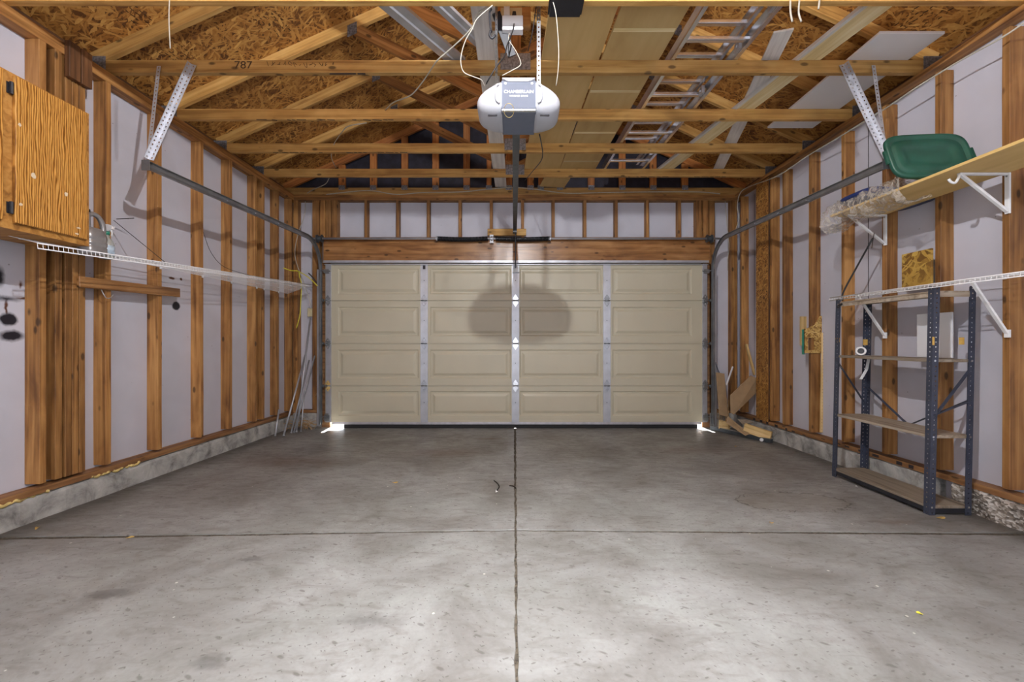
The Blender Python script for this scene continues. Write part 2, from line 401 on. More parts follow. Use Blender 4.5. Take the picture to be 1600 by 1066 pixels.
def bx(name, lo, hi, mat, parent=None, bevel=.002): return MB().box(lo, hi).build(name, mat, parent, bevel)
def lathe(name, base, prof, mat, parent=None, axis=(0, 0, 1), n=20, sy=1.0, bevel=0):
    x, y, z = basis(Vector(axis)); r = []
    for h, rad in prof: r.append([Vector(base)+x*h+y*rad*math.cos(2*math.pi*j/n)+z*rad*sy*math.sin(2*math.pi*j/n) for j in range(n)])
    return MB().loft(r).build(name, mat, parent, smooth=True, bevel=bevel)
def text(name, s, loc, rot, size, mat, parent=None, depth=.0006, align='CENTER', sx=1):
    c = bpy.data.curves.new(name, 'FONT'); c.body = s; c.size = size; c.extrude = depth; c.align_x = align; c.align_y = 'CENTER'
    tmp = bpy.data.objects.new(name+'_t', c); COL.objects.link(tmp)
    dg = bpy.context.evaluated_depsgraph_get(); me = bpy.data.meshes.new_from_object(tmp.evaluated_get(dg))
    bpy.data.objects.remove(tmp); bpy.data.curves.remove(c)
    me.name = name; me.materials.clear(); me.materials.append(M[mat])
    for v in me.vertices: v.co.x *= sx
    o = bpy.data.objects.new(name, me)
    from mathutils import Euler
    mw = Matrix.Translation(Vector(loc)) @ Euler(rot).to_matrix().to_4x4()
    return put(o, parent, mw)
def copy_tree(o, parent=None):
    c = o.copy(); COL.objects.link(c); c.parent = parent
    for ch in list(o.children): copy_tree(ch, c)
    return c

# ------------------------------------------------------------------ setting
WX = 2.84; BX = 2.93              # stud faces, wallboard
FY = 5.27; FBY = 5.36             # front stud faces, front wallboard
RY = -0.95                        # rear wall
ZP = 2.992                        # top of the top plates = underside of the truss chords
def fz(y): return 0.013*(5.25-y)  # the slab falls towards the door

# floor: four slabs with open joints on a dirt bed
fm = MB()
def slab(poly):
    """poly: list of (x, y) counter-clockwise; jitter is added between corners."""
    pts = []
    for i in range(len(poly)):
        a = Vector((*poly[i], 0)); b = Vector((*poly[(i+1) % len(poly)], 0)); n = max(1, int((b-a).length/.05))
        for j in range(n):
            p = a.lerp(b, j/n)
            pts.append((p.x+(random.uniform(-.0035, .0035) if j else 0), p.y+(random.uniform(-.0035, .0035) if j else 0)))
    top = [(x, y, fz(y)) for x, y in pts]; n = len(top)
    c = (sum(x for x, y in poly)/len(poly), sum(y for x, y in poly)/len(poly))
    inn = [(c[0]+(x-c[0])*(1-.002/max(.3, math.hypot(x-c[0], y-c[1]))), c[1]+(y-c[1])*(1-.002/max(.3, math.hypot(x-c[0], y-c[1]))), fz(y)) for x, y in pts]
    top = [(x, y, z-.0015) for x, y, z in top]
    vs = inn+top+[(x, y, z-.03) for x, y, z in top]
    fm.add(vs, [tuple(range(n))]+[(n+i, n+(i+1) % n, (i+1) % n, i) for i in range(n)]+[(2*n+i, 2*n+(i+1) % n, n+(i+1) % n, n+i) for i in range(n)])
JX = 0.006; g = .014; gn, gm, gf = .0022, .006, .014   # joints: the long one widens towards the door
yl, yc, yr = 2.215, 2.315, 2.265   # cross joint bends a little at the centre joint
E = 2.846
slab([(-E, RY), (JX-gn, RY), (JX-gm, yc-g*.8), (-E, yl-g*1.3)])
slab([(JX+gn, RY), (E, RY), (E, yr-g*1.2), (JX+gm, yc-g*.8)])
slab([(-E, yl+g*1.3), (JX-gm, yc+g*.4), (JX-gf, 5.42), (-E, 5.42)])
slab([(JX+gm, yc+g*.4), (E, yr+g*1.2), (E, 5.42), (JX+gf, 5.42)])
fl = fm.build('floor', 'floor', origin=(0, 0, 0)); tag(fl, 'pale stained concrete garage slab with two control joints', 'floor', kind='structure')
MB().add([(-3, RY, fz(RY)-.006), (3, RY, fz(RY)-.006), (3, 5.42, fz(5.42)-.006), (-3, 5.42, fz(5.42)-.006)], [(0, 1, 2, 3)]).build('joint_dirt_bed', 'dirt', fl)
gr = bx('ground', (-8, 5.42, -.2), (8, 14, -.012), 'pave', bevel=0); tag(gr, 'driveway outside the closed garage door', 'ground', kind='structure')

# roof sheathing, two slopes in one board layer
SL = .45; ZR = 3.185
def roofz(x): return ZR+SL*(2.87-abs(x))
rm = MB()
for s in (-1, 1):
    pts = [(s*3.25, RY-.2, roofz(3.25)), (0, RY-.2, roofz(0)), (0, 5.6, roofz(0)), (s*3.25, 5.6, roofz(3.25))]
    rm.prism(pts, (0, 0, .02))
tag(rm.build('ceiling', 'roof', origin=(0, 0, 0)), 'underside of the roof in golden oriented strand board', 'ceiling', kind='structure')

def wall_empty(mesh_name, mb, mat, label):
    o = mb.build(mesh_name, mat, origin=(0, 0, 0)); return tag(o, label, 'wall', kind='structure')
# side walls
wl = wall_empty('wall_left', MB().box((-BX-.02, RY, -.02), (-BX, FBY+.02, 2.99)), 'wl', 'white wallboard behind bare studs on the cabinet side')
wr = wall_empty('wall_right', MB().box((BX, RY, -.02), (BX+.02, FBY+.02, 2.99)), 'wr', 'white wallboard behind bare studs on the shelving side')
def side(wall, s, studs, stud_mats):
    zb = .155+.038
    for y, mt in zip(studs, stud_mats):
        beam('stud', (s*(WX+.0445), y, fz(y)+.02+zb), (s*(WX+.0445), y, ZP-.076), .038, .089, mt, wall, up=(1, 0, 0), wob=.0012)
    bx('eave_light_seal', (min(s*(BX+.001), s*3.07), RY, 2.955), (max(s*(BX+.001), s*3.07), FBY, 2.975), 'darkwood', wall, 0)  # unseen strip added to keep outside light from leaking in at the eave
    for k in (0, 1):
        beam('top_plate', (s*(WX+.0445), RY, ZP-.019-.038*k), (s*(WX+.0445), FBY, ZP-.019-.038*k), .089, .038, 'stud', wall)
    beam('sill_plate', (s*(WX+.0445), RY, fz(RY)+.155+.019), (s*(WX+.0445), FBY, fz(FBY)+.160+.019), .089, .038, 'sill', wall, wob=.002)
    beam('shade_gap_strip', (s*3.03, RY, 3.07), (s*3.03, FBY, 3.07), .038, .19, 'darkwood', wall)  # added strip, its dark tone stands for the shaded gap above the plates
SL_ = [2.467, 2.552, 2.608, 2.650, 2.692, 2.866, 3.280, 3.721, 4.101, 4.501, 4.636, 4.921, 5.225]
side(wl, -1, SL_, ['stud']*13)
SR_ = [2.368, 2.749, 3.148, 3.542, 3.937, 4.327, 4.54, 5.14]
side(wr, 1, SR_, ['stud']*8)
# dark blocks nailed over the stud pack, extra board beside them
for y in (2.615, 2.69):
    beam('blocking', (-2.822, y, CZ+1.67), (-2.822, y, CZ+1.90), .066, .034, 'darkwood', wl, up=(1, 0, 0))
beam('strand_board_strip', (WX-.006, 4.68, .20), (WX-.006, 4.68, ZP-.07), .23, .012, 'osbv', wr, up=(1, 0, 0))
wr.children[-1].rotation_euler = (0, 0, 0)
o = wr.children[-1]; bpy.data.objects.remove(o)
bx('strand_board_strip', (WX-.012, 4.568, .21), (WX-.001, 4.797, ZP-.06), 'osbv', wr)
bx('board_joint', (BX-.002, 3.388, .2), (BX, 3.393, 2.9), 'ink', wr, 0)
bx('board_joint', (BX-.002, 5.0, .2), (BX, 5.003, 2.9), 'ink', wr, 0)
def curb(name, wall, s, y0, y1, mat, x=2.846, jit=.004, top=.155):
    n = max(2, int((y1-y0)/.06)); rings = []
    for i in range(n+1):
        y = y0+(y1-y0)*i/n; j = lambda: random.uniform(-jit, jit)
        z0 = fz(y)-.03; zt = fz(y)+top
        rings.append([(s*(x+j()), y, z0), (s*(x+j()), y, zt-.03+j()), (s*(x+.006+j()), y, zt-.008+j()), (s*(x+.02), y, zt), (s*3.1, y, zt), (s*3.1, y, z0)])
    return MB().loft(rings).build(name, mat, wall, origin=(0, 0, 0))
curb('concrete_curb', wl, -1, RY, 5.42, 'curb')
curb('concrete_curb', wr, 1, 2.78, 5.42, 'curb', jit=.006)
curb('rough_concrete_curb', wr, 1, RY, 2.66, 'curbr', x=2.838, jit=.014)
f = MB()
for y0, y1 in ((2.24, 2.5), (2.75, 2.98), (3.0, 3.12)):
    n = 14; f.tube([(-2.85+random.uniform(-.008, .01), y0+(y1-y0)*i/n, fz(y0)+.158+random.uniform(-.012, .006)) for i in range(n+1)], .011, 6, 2)
f.build('foam_sealant', 'foam', wl, smooth=True)
f = MB()
for i in range(16):
    y = 2.75+i*.14+random.uniform(-.03, .03); f.box((WX-.001, y, fz(y)+.163), (WX+.004, y+random.uniform(.03, .06), fz(y)+.188))
f.build('rot_holes', 'ink', wr)

# front wall
fb = MB()
fb.box((-BX, FBY, -.03), (-2.37, FBY+.02, 3.0)); fb.box((2.41, FBY, -.03), (BX, FBY+.02, 3.0)); fb.box((-2.37, FBY, 2.09), (2.41, FBY+.02, 3.0))
wf = wall_empty('wall_front', fb, 'wf', 'framed wall around the overhead door with a row of short studs')
def fx(px): return (px-804)/F*FY
zt = 2.916
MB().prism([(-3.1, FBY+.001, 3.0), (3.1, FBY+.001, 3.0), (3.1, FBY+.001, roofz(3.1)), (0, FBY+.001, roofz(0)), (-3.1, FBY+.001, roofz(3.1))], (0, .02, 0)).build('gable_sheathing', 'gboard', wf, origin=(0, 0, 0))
for px in (571.5, 621, 669, 718.5, 767.5, 816.5, 864.5, 914, 963, 1012, 1062):
    beam('cripple_stud', (fx(px), FY+.0445, 2.44), (fx(px), FY+.0445, zt), .089, .038, 'stud', wf, up=(1, 0, 0))
for a, b_ in ((458, 465), (488, 499), (500, 508), (509, 517), (518, 527), (1088, 1097), (1098, 1107), (1108, 1117), (1143, 1152)):
    c = (fx(a)+fx(b_))/2; low = (a in (458, 488, 1108, 1143))
    beam('king_stud', (c, FY+.0445, .22 if low else 2.44), (c, FY+.0445, zt), .089, abs(fx(b_)-fx(a)), 'stud', wf, up=(1, 0, 0))
for a, b_ in ((500, 508), (1100, 1107)):
    c = (fx(a)+fx(b_))/2
    beam('trimmer_stud', (c-.02 if a < 800 else c+.02, FY+.0445, .03), (c-.02 if a < 800 else c+.02, FY+.0445, 2.10), .089, .08, 'stud', wf, up=(1, 0, 0))
for k in (0, 1):
    beam('top_plate', (-BX, FY+.0445, ZP-.019-.038*k), (BX, FY+.0445, ZP-.019-.038*k), .089, .038, 'stud', wf)
beam('header_plate', (fx(488), FY+.035, 2.421), (fx(1117), FY+.035, 2.421), .10, .038, 'sill', wf)
beam('door_header', (-2.45, FY+.03, 2.266), (2.50, FY+.03, 2.266), .11, .268, 'header', wf)
bx('head_stop', (-2.44, 5.247, 2.06), (2.48, FBY, 2.10), 'sill', wf)
bx('jamb', (-2.47, 5.2465, -.01), (-2.365, FBY, 2.11), 'sill', wf)
bx('jamb', (2.402, 5.2465, -.01), (2.50, FBY, 2.11), 'sill', wf)
for s, x0 in ((-1, -2.47), (1, 2.50)):
    bx('concrete_curb', (min(s*2.86, x0), FY-.01, -.03), (max(s*2.86, x0), FBY, .18), 'curb', wf, .006)
    beam('sill_plate', (s*2.86, FY+.0445, .2), (x0, FY+.0445, .2), .089, .038, 'sill', wf)
beam('mounting_block', (fx(762), FY-.022, CZ+(533-364)/F*FY), (fx(822), FY-.022, CZ+(533-364)/F*FY), .04, .085, 'chord', wf)

wb = wall_empty('wall_back', MB().box((-3.1, RY-.03, -.02), (3.1, RY, 3.2)), 'wf', 'plain white rear wall behind the viewer')
MB().prism([(-3.2, RY-.03, 3.19), (3.2, RY-.03, 3.19), (0, RY-.03, roofz(0)+.02)], (0, .03, 0)).build('gable_board', 'roof', wb)

# ------------------------------------------------------------------ overhead door
DY = 5.20
def dx(px): return (px-804)/F*DY
def dz(py): return CZ+(533-py)/F*DY
dr = empty('door_1', (0, DY, 0), 'closed cream overhead garage door of sixteen raised panels', 'door', kind='structure')
cols = [508, 663, 805.5, 948, 1105]; rows = [412, 470, 537, 603, 661]
pin = [(519, 656), (670, 799), (812, 941), (955, 1094)]
outer = [(528, 657-3), (672, 798), (812, 940), (957, 1081)]
def section(i):
    z1, z0 = dz(rows[i]), dz(rows[i+1]); h = z1-z0; zz1 = z1-.002; zz0 = z0+.002
    if i == 3: zz0 = .075
    m = MB(); xs = [dx(508)]; rects = []
    pz0, pz1 = zz0+h*.17, zz1-h*.14
    if i == 0: pz1 = zz1-.06
    for a, b_ in outer: rects.append((dx(a), dx(b_)))
    # frame face around the panels
    def q(x0, x1, za, zb, y=DY): m.add([(x0, y, za), (x1, y, za), (x1, y, zb), (x0, y, zb)], [(0, 1, 2, 3)])
    X0, X1 = dx(508), dx(1105)
    q(X0, X1, zz0, pz0); q(X0, X1, pz1, zz1)
    prev = X0
    for a, b_ in rects: q(prev, a, pz0, pz1); prev = b_
    q(prev, X1, pz0, pz1)
    for a, b_ in rects:
        loops = []
        for ins, d in ((0, 0), (.014, .011), (.034, .011), (.062, .000), (.068, -.001)):
            loops.append([(a+ins, DY+d, pz0+ins), (b_-ins, DY+d, pz0+ins), (b_-ins, DY+d, pz1-ins), (a+ins, DY+d, pz1-ins)])
        n = len(loops); vs = [v for l in loops for v in l]; fs = []
        for k in range(n-1):
            for j in range(4): fs.append((k*4+j, k*4+(j+1) % 4, (k+1)*4+(j+1) % 4, (k+1)*4+j))
        fs.append(tuple((n-1)*4+j for j in range(4))); m.add(vs, fs)
    # back shell and rolled lips
    m.box((X0, DY+.014, zz0), (X1, DY+.044, zz1))
    if i: m.box((X0, DY+.0445, zz1-.02), (X1, DY+.0455, zz1+.02))
    m.box((X0, DY-.002, zz1-.011), (X1, DY+.016, zz1)); m.box((X0, DY-.004, zz0), (X1, DY+.016, zz0+.024))
    m.box((X0, DY, zz0), (X0+.003, DY+.02, zz1)); m.box((X1-.003, DY, zz0), (X1, DY+.02, zz1))
    o = m.build('door_section', 'door', dr, origin=(0, DY, 0))
    for px, wpx in ((663, 11), (805.5, 10), (948, 10)):
        st = MB().box((dx(px)-.043, DY-.010, zz0+.002), (dx(px)+.043, DY-.0045, zz1-.001))
        st.box((dx(px)-.047, DY-.014, zz0+.002), (dx(px)-.040, DY-.004, zz1-.001)); st.box((dx(px)+.040, DY-.014, zz0+.002), (dx(px)+.047, DY-.004, zz1-.001))
        so = st.build('stile', 'galv', o)
        MB().cyl((dx(px), DY-.012, (zz0+zz1)/2+.02), (dx(px), DY-.009, (zz0+zz1)/2+.02), .006, 8).build('hole', 'ink', o)
    for px0, px1 in ((509.5, 518), (1097, 1104.5)):
        MB().box((dx(px0), DY-.012, zz0+.002), (dx(px1), DY-.004, zz1-.001)).build('end_stile', 'galv', o, .001)
    return o
for i in range(4): section(i)
s_ = MB(); zt_ = dz(408)
s_.box((dx(508), DY-.045, zt_-.006), (dx(1105), DY-.004, zt_)); s_.box((dx(508), DY-.048, zt_-.03), (dx(1105), DY-.045, zt_-.0)); s_.box((dx(508), DY-.03, zt_-.052), (dx(1105), DY-.004, zt_-.046))
s_.build('top_strut', 'galv', dr)
MB().box((dx(519), DY-.006, .048), (dx(1096), DY+.05, .078)).build('bottom_retainer', 'seal', dr, .002)
MB().box((dx(537), DY+.0, .0), (dx(1090), DY+.045, .05)).build('bottom_seal', 'rubber', dr, .006)
def hinge(px, z, mat='galv', roller=0, sc=1.0, dark=None):
    x = dx(px); y = DY-.016; h = MB(); H = .082*sc; W = .036*sc
    for sgn in (1, -1):
        pts = [(x-W*.75, y, z+sgn*.008), (x+W*.75, y, z+sgn*.008), (x+W, y, z+sgn*.028), (x+W*.35, y, z+sgn*H*.8), (x, y, z+sgn*H), (x-W*.35, y, z+sgn*H*.8), (x-W, y, z+sgn*.028)]
        if sgn < 0: pts = pts[::-1]
        h.prism(pts, (0, .004, 0))
    o = h.build('hinge', dark or mat, dr, .001)
    MB().cyl((x-.036, y-.002, z), (x+.036, y-.002, z), .0075, 10).build('hinge_pin', 'galvd', o, smooth=True)
    for dz_ in (.045, -.045): MB().cyl((x, y-.006, z+dz_*sc), (x, y, z+dz_*sc), .006, 8).build('bolt', 'alu', o)
    if roller:
        r = MB().cyl((x, y-.018, z), (x+roller*.07, y-.018, z), .006, 8); r.cyl((x+roller*.045, y-.018, z), (x+roller*.06, y-.018, z), .02, 14)
        r.box((x-.02, y-.028, z-.02), (x+roller*.012, y, z+.02))
        r.build('roller', 'galvd', o)
for r in (470, 537, 603):
    for c in (663, 805.5, 948): hinge(c, dz(r), 'alu' if c == 805.5 else 'galvd' if (c, r) == (948, 470) else 'hinge_steel')
    hinge(513, dz(r), 'galv', -1, .9, 'galvd' if r != 603 else 'tan'); hinge(1101, dz(r), 'galv', 1, 1.0, 'galvd')
for px, s in ((512, -1), (1102, 1)):
    t = MB(); z = dz(424); t.box((dx(px)-.035, DY-.04, z-.03), (dx(px)+.035, DY-.035, z+.02)); t.box((dx(px)-.045, DY-.05, z-.008), (dx(px)+.05, DY-.02, z+.004)); t.cyl((dx(px), DY-.036, z), (dx(px)+s*.07, DY-.036, z), .006)
    t.box((dx(px)-.03, DY-.035, z-.03), (dx(px)+.03, DY-.0045, z-.026))
    t.build('top_bracket', 'galvd', dr, .001)
    t = MB(); z = .15; t.box((dx(px)-.035, DY-.02, z-.06), (dx(px)+.03, DY-.015, z+.02)); t.box((dx(px)-.035, DY-.05, z-.03), (dx(px)+.03, DY-.015, z-.02)); t.cyl((dx(px), DY-.036, z), (dx(px)+s*.07, DY-.036, z), .006); t.cyl((dx(px)-.02, DY-.03, z+.03), (dx(px)+.02, DY-.03, z+.03), .012)
    t.build('bottom_bracket', 'galvd', dr, .001)
b = MB().box((dx(801), DY-.045, dz(427)), (dx(811), DY-.012, dz(416))); b.build('arm_bracket', 'galvd', dr, .002)
MB().box((dx(661), DY-.0125, dz(421)), (dx(665), DY-.010, dz(415))).build('lock_slot', 'ink', dr)

# ------------------------------------------------------------------ tracks, spring, opener
TRK = 5.155
def track(s, xv, end, lbl, top_pts):
    """s -1/+1; vertical leg at x=xv, horizontal leg to point end (x, y, z)."""
    t = empty('door_track', (xv, TRK, .06), lbl, 'garage door track')
    ez = Vector(end); z_h = CZ+1.235; r = .33
    path = [Vector((xv, TRK, .06)), Vector((xv, TRK, .6)), Vector((xv, TRK, 1.3)), Vector((xv, TRK, z_h-r))]
    for k in range(1, 10):
        a = math.pi/2*k/9; path.append(Vector((xv, TRK-r+r*math.cos(a), z_h-r+r*math.sin(a))))
    p_last = path[-1]
    for k in range(1, 6): path.append(p_last.lerp(ez, k/5))
    prof = [(.019, -.026), (.019, -.023), (-.0, -.023), (-.004, 0), (-.0, .023), (.019, .023), (.019, .026), (-.003, .026), (-.008, 0), (-.003, -.026)]
    rings = []
    for i, p in enumerate(path):
        tn = (path[min(i+1, len(path)-1)]-path[max(i-1, 0)]).normalized(); X = Vector((1, 0, 0)); nrm = tn.cross(X).normalized()
        rings.append([p+X*(-s*a)+nrm*b_ for a, b_ in prof])
    nv = 4
    MB().loft(rings[:nv]).build('vertical_rail', 'galvd', t)
    MB().loft(rings[nv-1:nv+9]).build('curved_rail', 'galvd', t, smooth=False)
    MB().loft(rings[nv+8:]).build('horizontal_rail', 'galvd', t)
    # flange angle that carries the upright against the jamb
    MB().box((min(xv+s*.010, xv+s*.05), TRK+.026, .03), (max(xv+s*.010, xv+s*.05), TRK+.030, z_h-r)).box((xv+s*.048-.002, TRK+.03, .03), (xv+s*.048+.002, FY-.001, z_h-r)).build('wall_angle', 'galv', t)
    for k in (1, 2, 3):
        p = p_last.lerp(ez, .18*k+.1); MB().cyl(p+Vector((-s*.001, 0, 0)), p+Vector((-s*.009, 0, 0)), .008, 8).build('bolt', 'alu', t)
    a, b_, c, d = top_pts
    for (q0, q1, wid, L) in ((a, b_, .036, True), (c, d, .026, False)):
        m = MB(); x, y, z = basis(q1-q0, (0, 1, 0))
        dirw = (q1-q0).normalized().cross(Vector((0, 1, 0))).normalized()
        m.strip(q0, q1, dirw*wid, .030, .0058)
        if L: m.strip(q0+dirw*(s*wid/2)*-1+Vector((0, -wid/2, 0)), q1+dirw*(s*wid/2)*-1+Vector((0, -wid/2, 0)), Vector((0, wid, 0)), .030, .0058)
        m.build('hanger_angle' if L else 'hanger_strap', 'galv', t)
    MB().box((ez.x-.035, ez.y-.01, ez.z-.035), (ez.x+.02, ez.y-.006, ez.z+.035)).build('end_plate', 'galvd', t, .001)
    return t
track(-1, -2.450, (-2.435, 2.72, CZ+1.165), 'steel door track on the cabinet side with its perforated hangers',
      [P(236, 250, 2.74), P(303, 101, 2.865), P(231, 252, 2.76), P(248, 103, 2.862)])
track(1, 2.505, (2.455, 2.70, CZ+1.165), 'steel door track on the shelving side with its perforated hangers',
      [P(1384, 247, 2.72), P(1315, 101, 2.865), P(1384, 240, 2.74), P(1365, 102, 2.862)])

SY = 5.185; SZ = CZ+(533-373)/F*SY
ts = empty('torsion_spring', (0, SY, SZ), 'black torsion spring on a steel shaft over the garage door', 'door spring')
X_ = lambda px: (px-804)/F*SY
MB().cyl((X_(489), SY, SZ), (X_(1126), SY, SZ), .0125, 10).build('shaft', 'galv', ts, smooth=True)
for a, b_ in ((683, 762), (774, 859)):
    m = MB(); pts = []; n = 44
    for i in range(n*8+1):
        an = 2*math.pi*i/8; x = X_(a)+(X_(b_)-X_(a))*i/(n*8); sag = -.010*math.sin(math.pi*i/(n*8))
        pts.append((x, SY+.026*math.cos(an), SZ+sag+.026*math.sin(an)))
    m.tube(pts, .0072, 5); m.build('coil', 'spring', ts, smooth=True)
for px in (500, 1108):
    m = MB(); x = X_(px)
    for k, (o_, r_) in enumerate(((-.03, .05), (-.024, .05), (-.02, .04), (.02, .034), (.024, .05), (.03, .05))):
        if k: m.cyl((x+last[0], SY, SZ), (x+o_, SY, SZ), last[1], 20, r1=r_)
        last = (o_, r_)
    m.build('cable_drum', 'rail', ts, .001)
    MB().box((x-(.045 if px < 800 else -.040), SY-.03, SZ-.05), (x-(.040 if px < 800 else -.045), FY-.027, SZ+.04)).build('end_bearing_plate', 'galvd', ts)
for px in (683, 768, 859):
    m = MB().cyl((X_(px)-.014, SY, SZ), (X_(px)+.014, SY, SZ), .03, 14)
    if px == 768: m.box((X_(px)-.022, SY+.0, SZ-.055), (X_(px)+.022, FY-.027, SZ+.05)).cyl((X_(px), SY-.01, SZ-.045), (X_(px), SY+.0, SZ-.045), .012, 8)
    m.build('winding_cone' if px != 768 else 'centre_bracket', 'galv', ts)

OX = .0235; O0 = 2.31; O1 = 2.58; OB = CZ+1.297; OT = CZ+1.478
op = empty('garage_door_opener', (OX, 2.44, OB), 'grey and white ceiling door opener with a long dark rail', 'garage door opener')
hw = .0985
body = MB().prism([(OX-hw, O0+.012, OT), (OX-hw, O1, OT), (OX-hw, O1, OB), (OX-hw, O0+.012, OB), (OX-hw, O0, OB+.02), (OX-hw, O0, OT-.02)], (2*hw, 0, 0))
body.build('housing', 'grey', op, .004)
MB().box((OX-hw+.002, O0-.003, OB+.001), (OX+hw-.002, O0+.02, OB+.012)).build('bright_edge', 'alu', op, .003)
MB().prism([(OX-hw+.004, O0-.004, OT+.006), (OX-hw+.03, O0-.004, OT-.010), (OX-.045, O0-.004, OT-.014), (OX+.045, O0-.004, OT-.014), (OX+hw-.03, O0-.004, OT-.010), (OX+hw-.004, O0-.004, OT+.006)], (0, .2, 0)).build('top_cap', 'white', op, .002)
def wing(s):
    rings = []
    prof = [(.0, 1.0), (.14, .985), (.32, .93), (.5, .85), (.68, .74), (.83, .60), (.93, .44), (.985, .28), (1.0, .14)]
    for t, k in prof:
        x = OX+s*(hw-.004+t*.145); hz = .096*k+.004; zc = (OB+OT)/2+.002-.022*t; hy = .150*(.45+.55*k); yc = (O0+O1)/2+.004
        r = []
        for j in range(28):
            a = 2*math.pi*j/28; e = .56+(.24*t)
            ca, sa = math.cos(a), math.sin(a)
            yy = yc+hy*math.copysign(abs(ca)**e, ca); z_ = zc+hz*math.copysign(abs(sa)**e, sa)
            r.append((x, yy, z_))
        rings.append(r if s > 0 else r[::-1])
    o = MB().loft(rings).build('lamp_lens', 'lens', op, smooth=True)
    m = MB()
    for k in range(5):
        x = OX+s*(.150-.004*k); y = 2.352+.040*k
        zb = OB+.006
        m.beam((x-s*.026, y-.008*k*.6, zb-.004), (x+s*.026, y+.012-.01*k*.3, zb+.001), .007, .012)
    m.build('vent_slots', 'ink', o)
    # pressed rib on the front of the lens
    MB().tube([(OX+s*.112, O0-.010, OT-.035), (OX+s*.128, O0-.012, OT-.05), (OX+s*.126, O0-.012, OT-.12), (OX+s*.108, O0-.009, OT-.14)], .006, 8, 4).build('lens_rib', 'lens', o, smooth=True)
wing(-1); wing(1)
text('brand_lettering', 'CHAMBERLAIN', (OX, O0-.0012, OT-.073), (math.radians(90), 0, 0), .0245, 'white', op, sx=1.02)
text('model_lettering', 'WHISPER DRIVE', (OX, O0-.0012, OT-.097), (math.radians(90), 0, 0), .0150, 'white', op, sx=1.0)
for sx_ in (-.075, .075): MB().cyl((OX+sx_, O0-.002, OT-.025), (OX+sx_, O0+.002, OT-.025), .007, 10).build('screw', 'white', op)
rl = MB().beam((.010, O1-.03, OB+.026), (.004, 5.19, CZ+1.400), .048, .034, up=(0, 0, 1)); rl.build('rail', 'rail', op, .003)
MB().beam((.004, 5.14, CZ+1.392), (.004, 5.235, CZ+1.392), .05, .05).build('rail_end_bracket', 'galvd', op, .002)
MB().cyl((.012, 5.16, CZ+1.375), (.012, DY-.045, dz(420)), .008, 8).build('door_arm', 'rail', op)
MB().strip((OX+.118, O0+.09, OT-.02), (OX+.118, O0+.09, 3.10), (.022, 0, 0), .028, .0052).build('hanger_strap', 'galvd', op)
MB().strip((OX-.130, O0+.07, OT-.02), (OX-.130, O0+.07, 3.10), (.012, .024, 0), .028, .0052).build('hanger_strap', 'galvd', op)
ring = [(OX-.055+.028*math.cos(a), O0+.008+.05*math.sin(a)-.02, OB-.004-.012*math.sin(a)) for a in [2*math.pi*i/14 for i in range(15)]]
MB().tube(ring, .0016, 6).build('antenna_wire', 'foam', op, smooth=True)

# ------------------------------------------------------------------ roof trusses
def truss(y, label, gable=False):
    t = empty('roof_truss', (0, y+.019, ZP), label, 'roof truss', 'roof trusses across the garage')
    yc = y+.019
    beam('bottom_chord', (-3.0, yc, ZP+.0445), (3.0, yc, ZP+.0445), .038, .089, 'chord', t, bevel=.0025)
    cs = 1/math.sqrt(1+SL*SL); hh = .089
    for s in (-1, 1):
        a = Vector((s*2.97, yc, roofz(2.97)-hh/2/cs)); b_ = Vector((s*.02, yc, roofz(.02)-hh/2/cs))
        beam('top_chord', a, b_, .036, .087, 'chord' if not gable else 'gable', t, up=(0, 0, 1))
        if not gable:
            q = Vector((s*1.36, yc, roofz(1.36)-hh/cs-.0)); beam('web', (s*.05, yc, ZP+.125), q, .034, .089, 'stud', t)
            beam('web', (s*1.40, yc, roofz(1.40)-hh/cs-.02), (s*1.86, yc, ZP+.10), .034, .07, 'stud', t) if False else None
            MB().box((min(s*2.87, s*3.0), yc-.0205, ZP+.02), (max(s*2.87, s*3.0), yc-.0192, ZP+.115)).build('nail_plate', 'plate', t)
            MB().prism([(s*1.34, yc-.0205, roofz(1.34)-.15), (s*1.42, yc-.0205, roofz(1.42)-.15), (s*1.42, yc-.0205, roofz(1.42)-.05), (s*1.34, yc-.0205, roofz(1.34)-.05)][::s], (0, .0013, 0)).build('nail_plate', 'plate', t)
    if not gable:
        beam('king_post', (0, yc, ZP+.092), (0, yc, roofz(0)-.1), .034, .089, 'stud', t, up=(1, 0, 0))
        m = MB()
        for k in range(9): m.box((-.100+k*.0245, yc-.0212, ZP+.02), (-.100+k*.0245+.016, yc-.0192, ZP+.135))
        m.box((-.1, yc-.0203, ZP+.02), (.112, yc-.0192, ZP+.135)); m.build('nail_plate', 'plate', t)
    else:
        for px in (534, 583, 632, 680.5, 729, 764, 795, 829, 845, 875, 924, 972.5, 1021, 1070.5):
            x = fx(px); zt2 = roofz(x)-.10
            beam('gable_stud', (x, yc, ZP+.089), (x, yc, zt2), .036, .085 if px not in (764, 845) else .06, 'gable', t, up=(1, 0, 0))
            MB().box((x-.04, yc-.0203, ZP+.06), (x+.04, yc-.0192, ZP+.12)).build('nail_plate', 'plate', t)
    return t
TY = [2.27+.605*k for k in range(5)]
names = ['roof truss nearest the viewer, its bottom edge at the top of the view', 'roof truss carrying the perforated track hangers and black pencilled notes',
         'roof truss behind the opener, black marks along its lower edge', 'third whole roof truss from the viewer, lettered in black along its underside', 'last open roof truss before the gable over the door']
TR = [truss(y, l) for y, l in zip(TY, names)]
truss(FY, 'gable end truss with orange studs over dark sheathing', True)

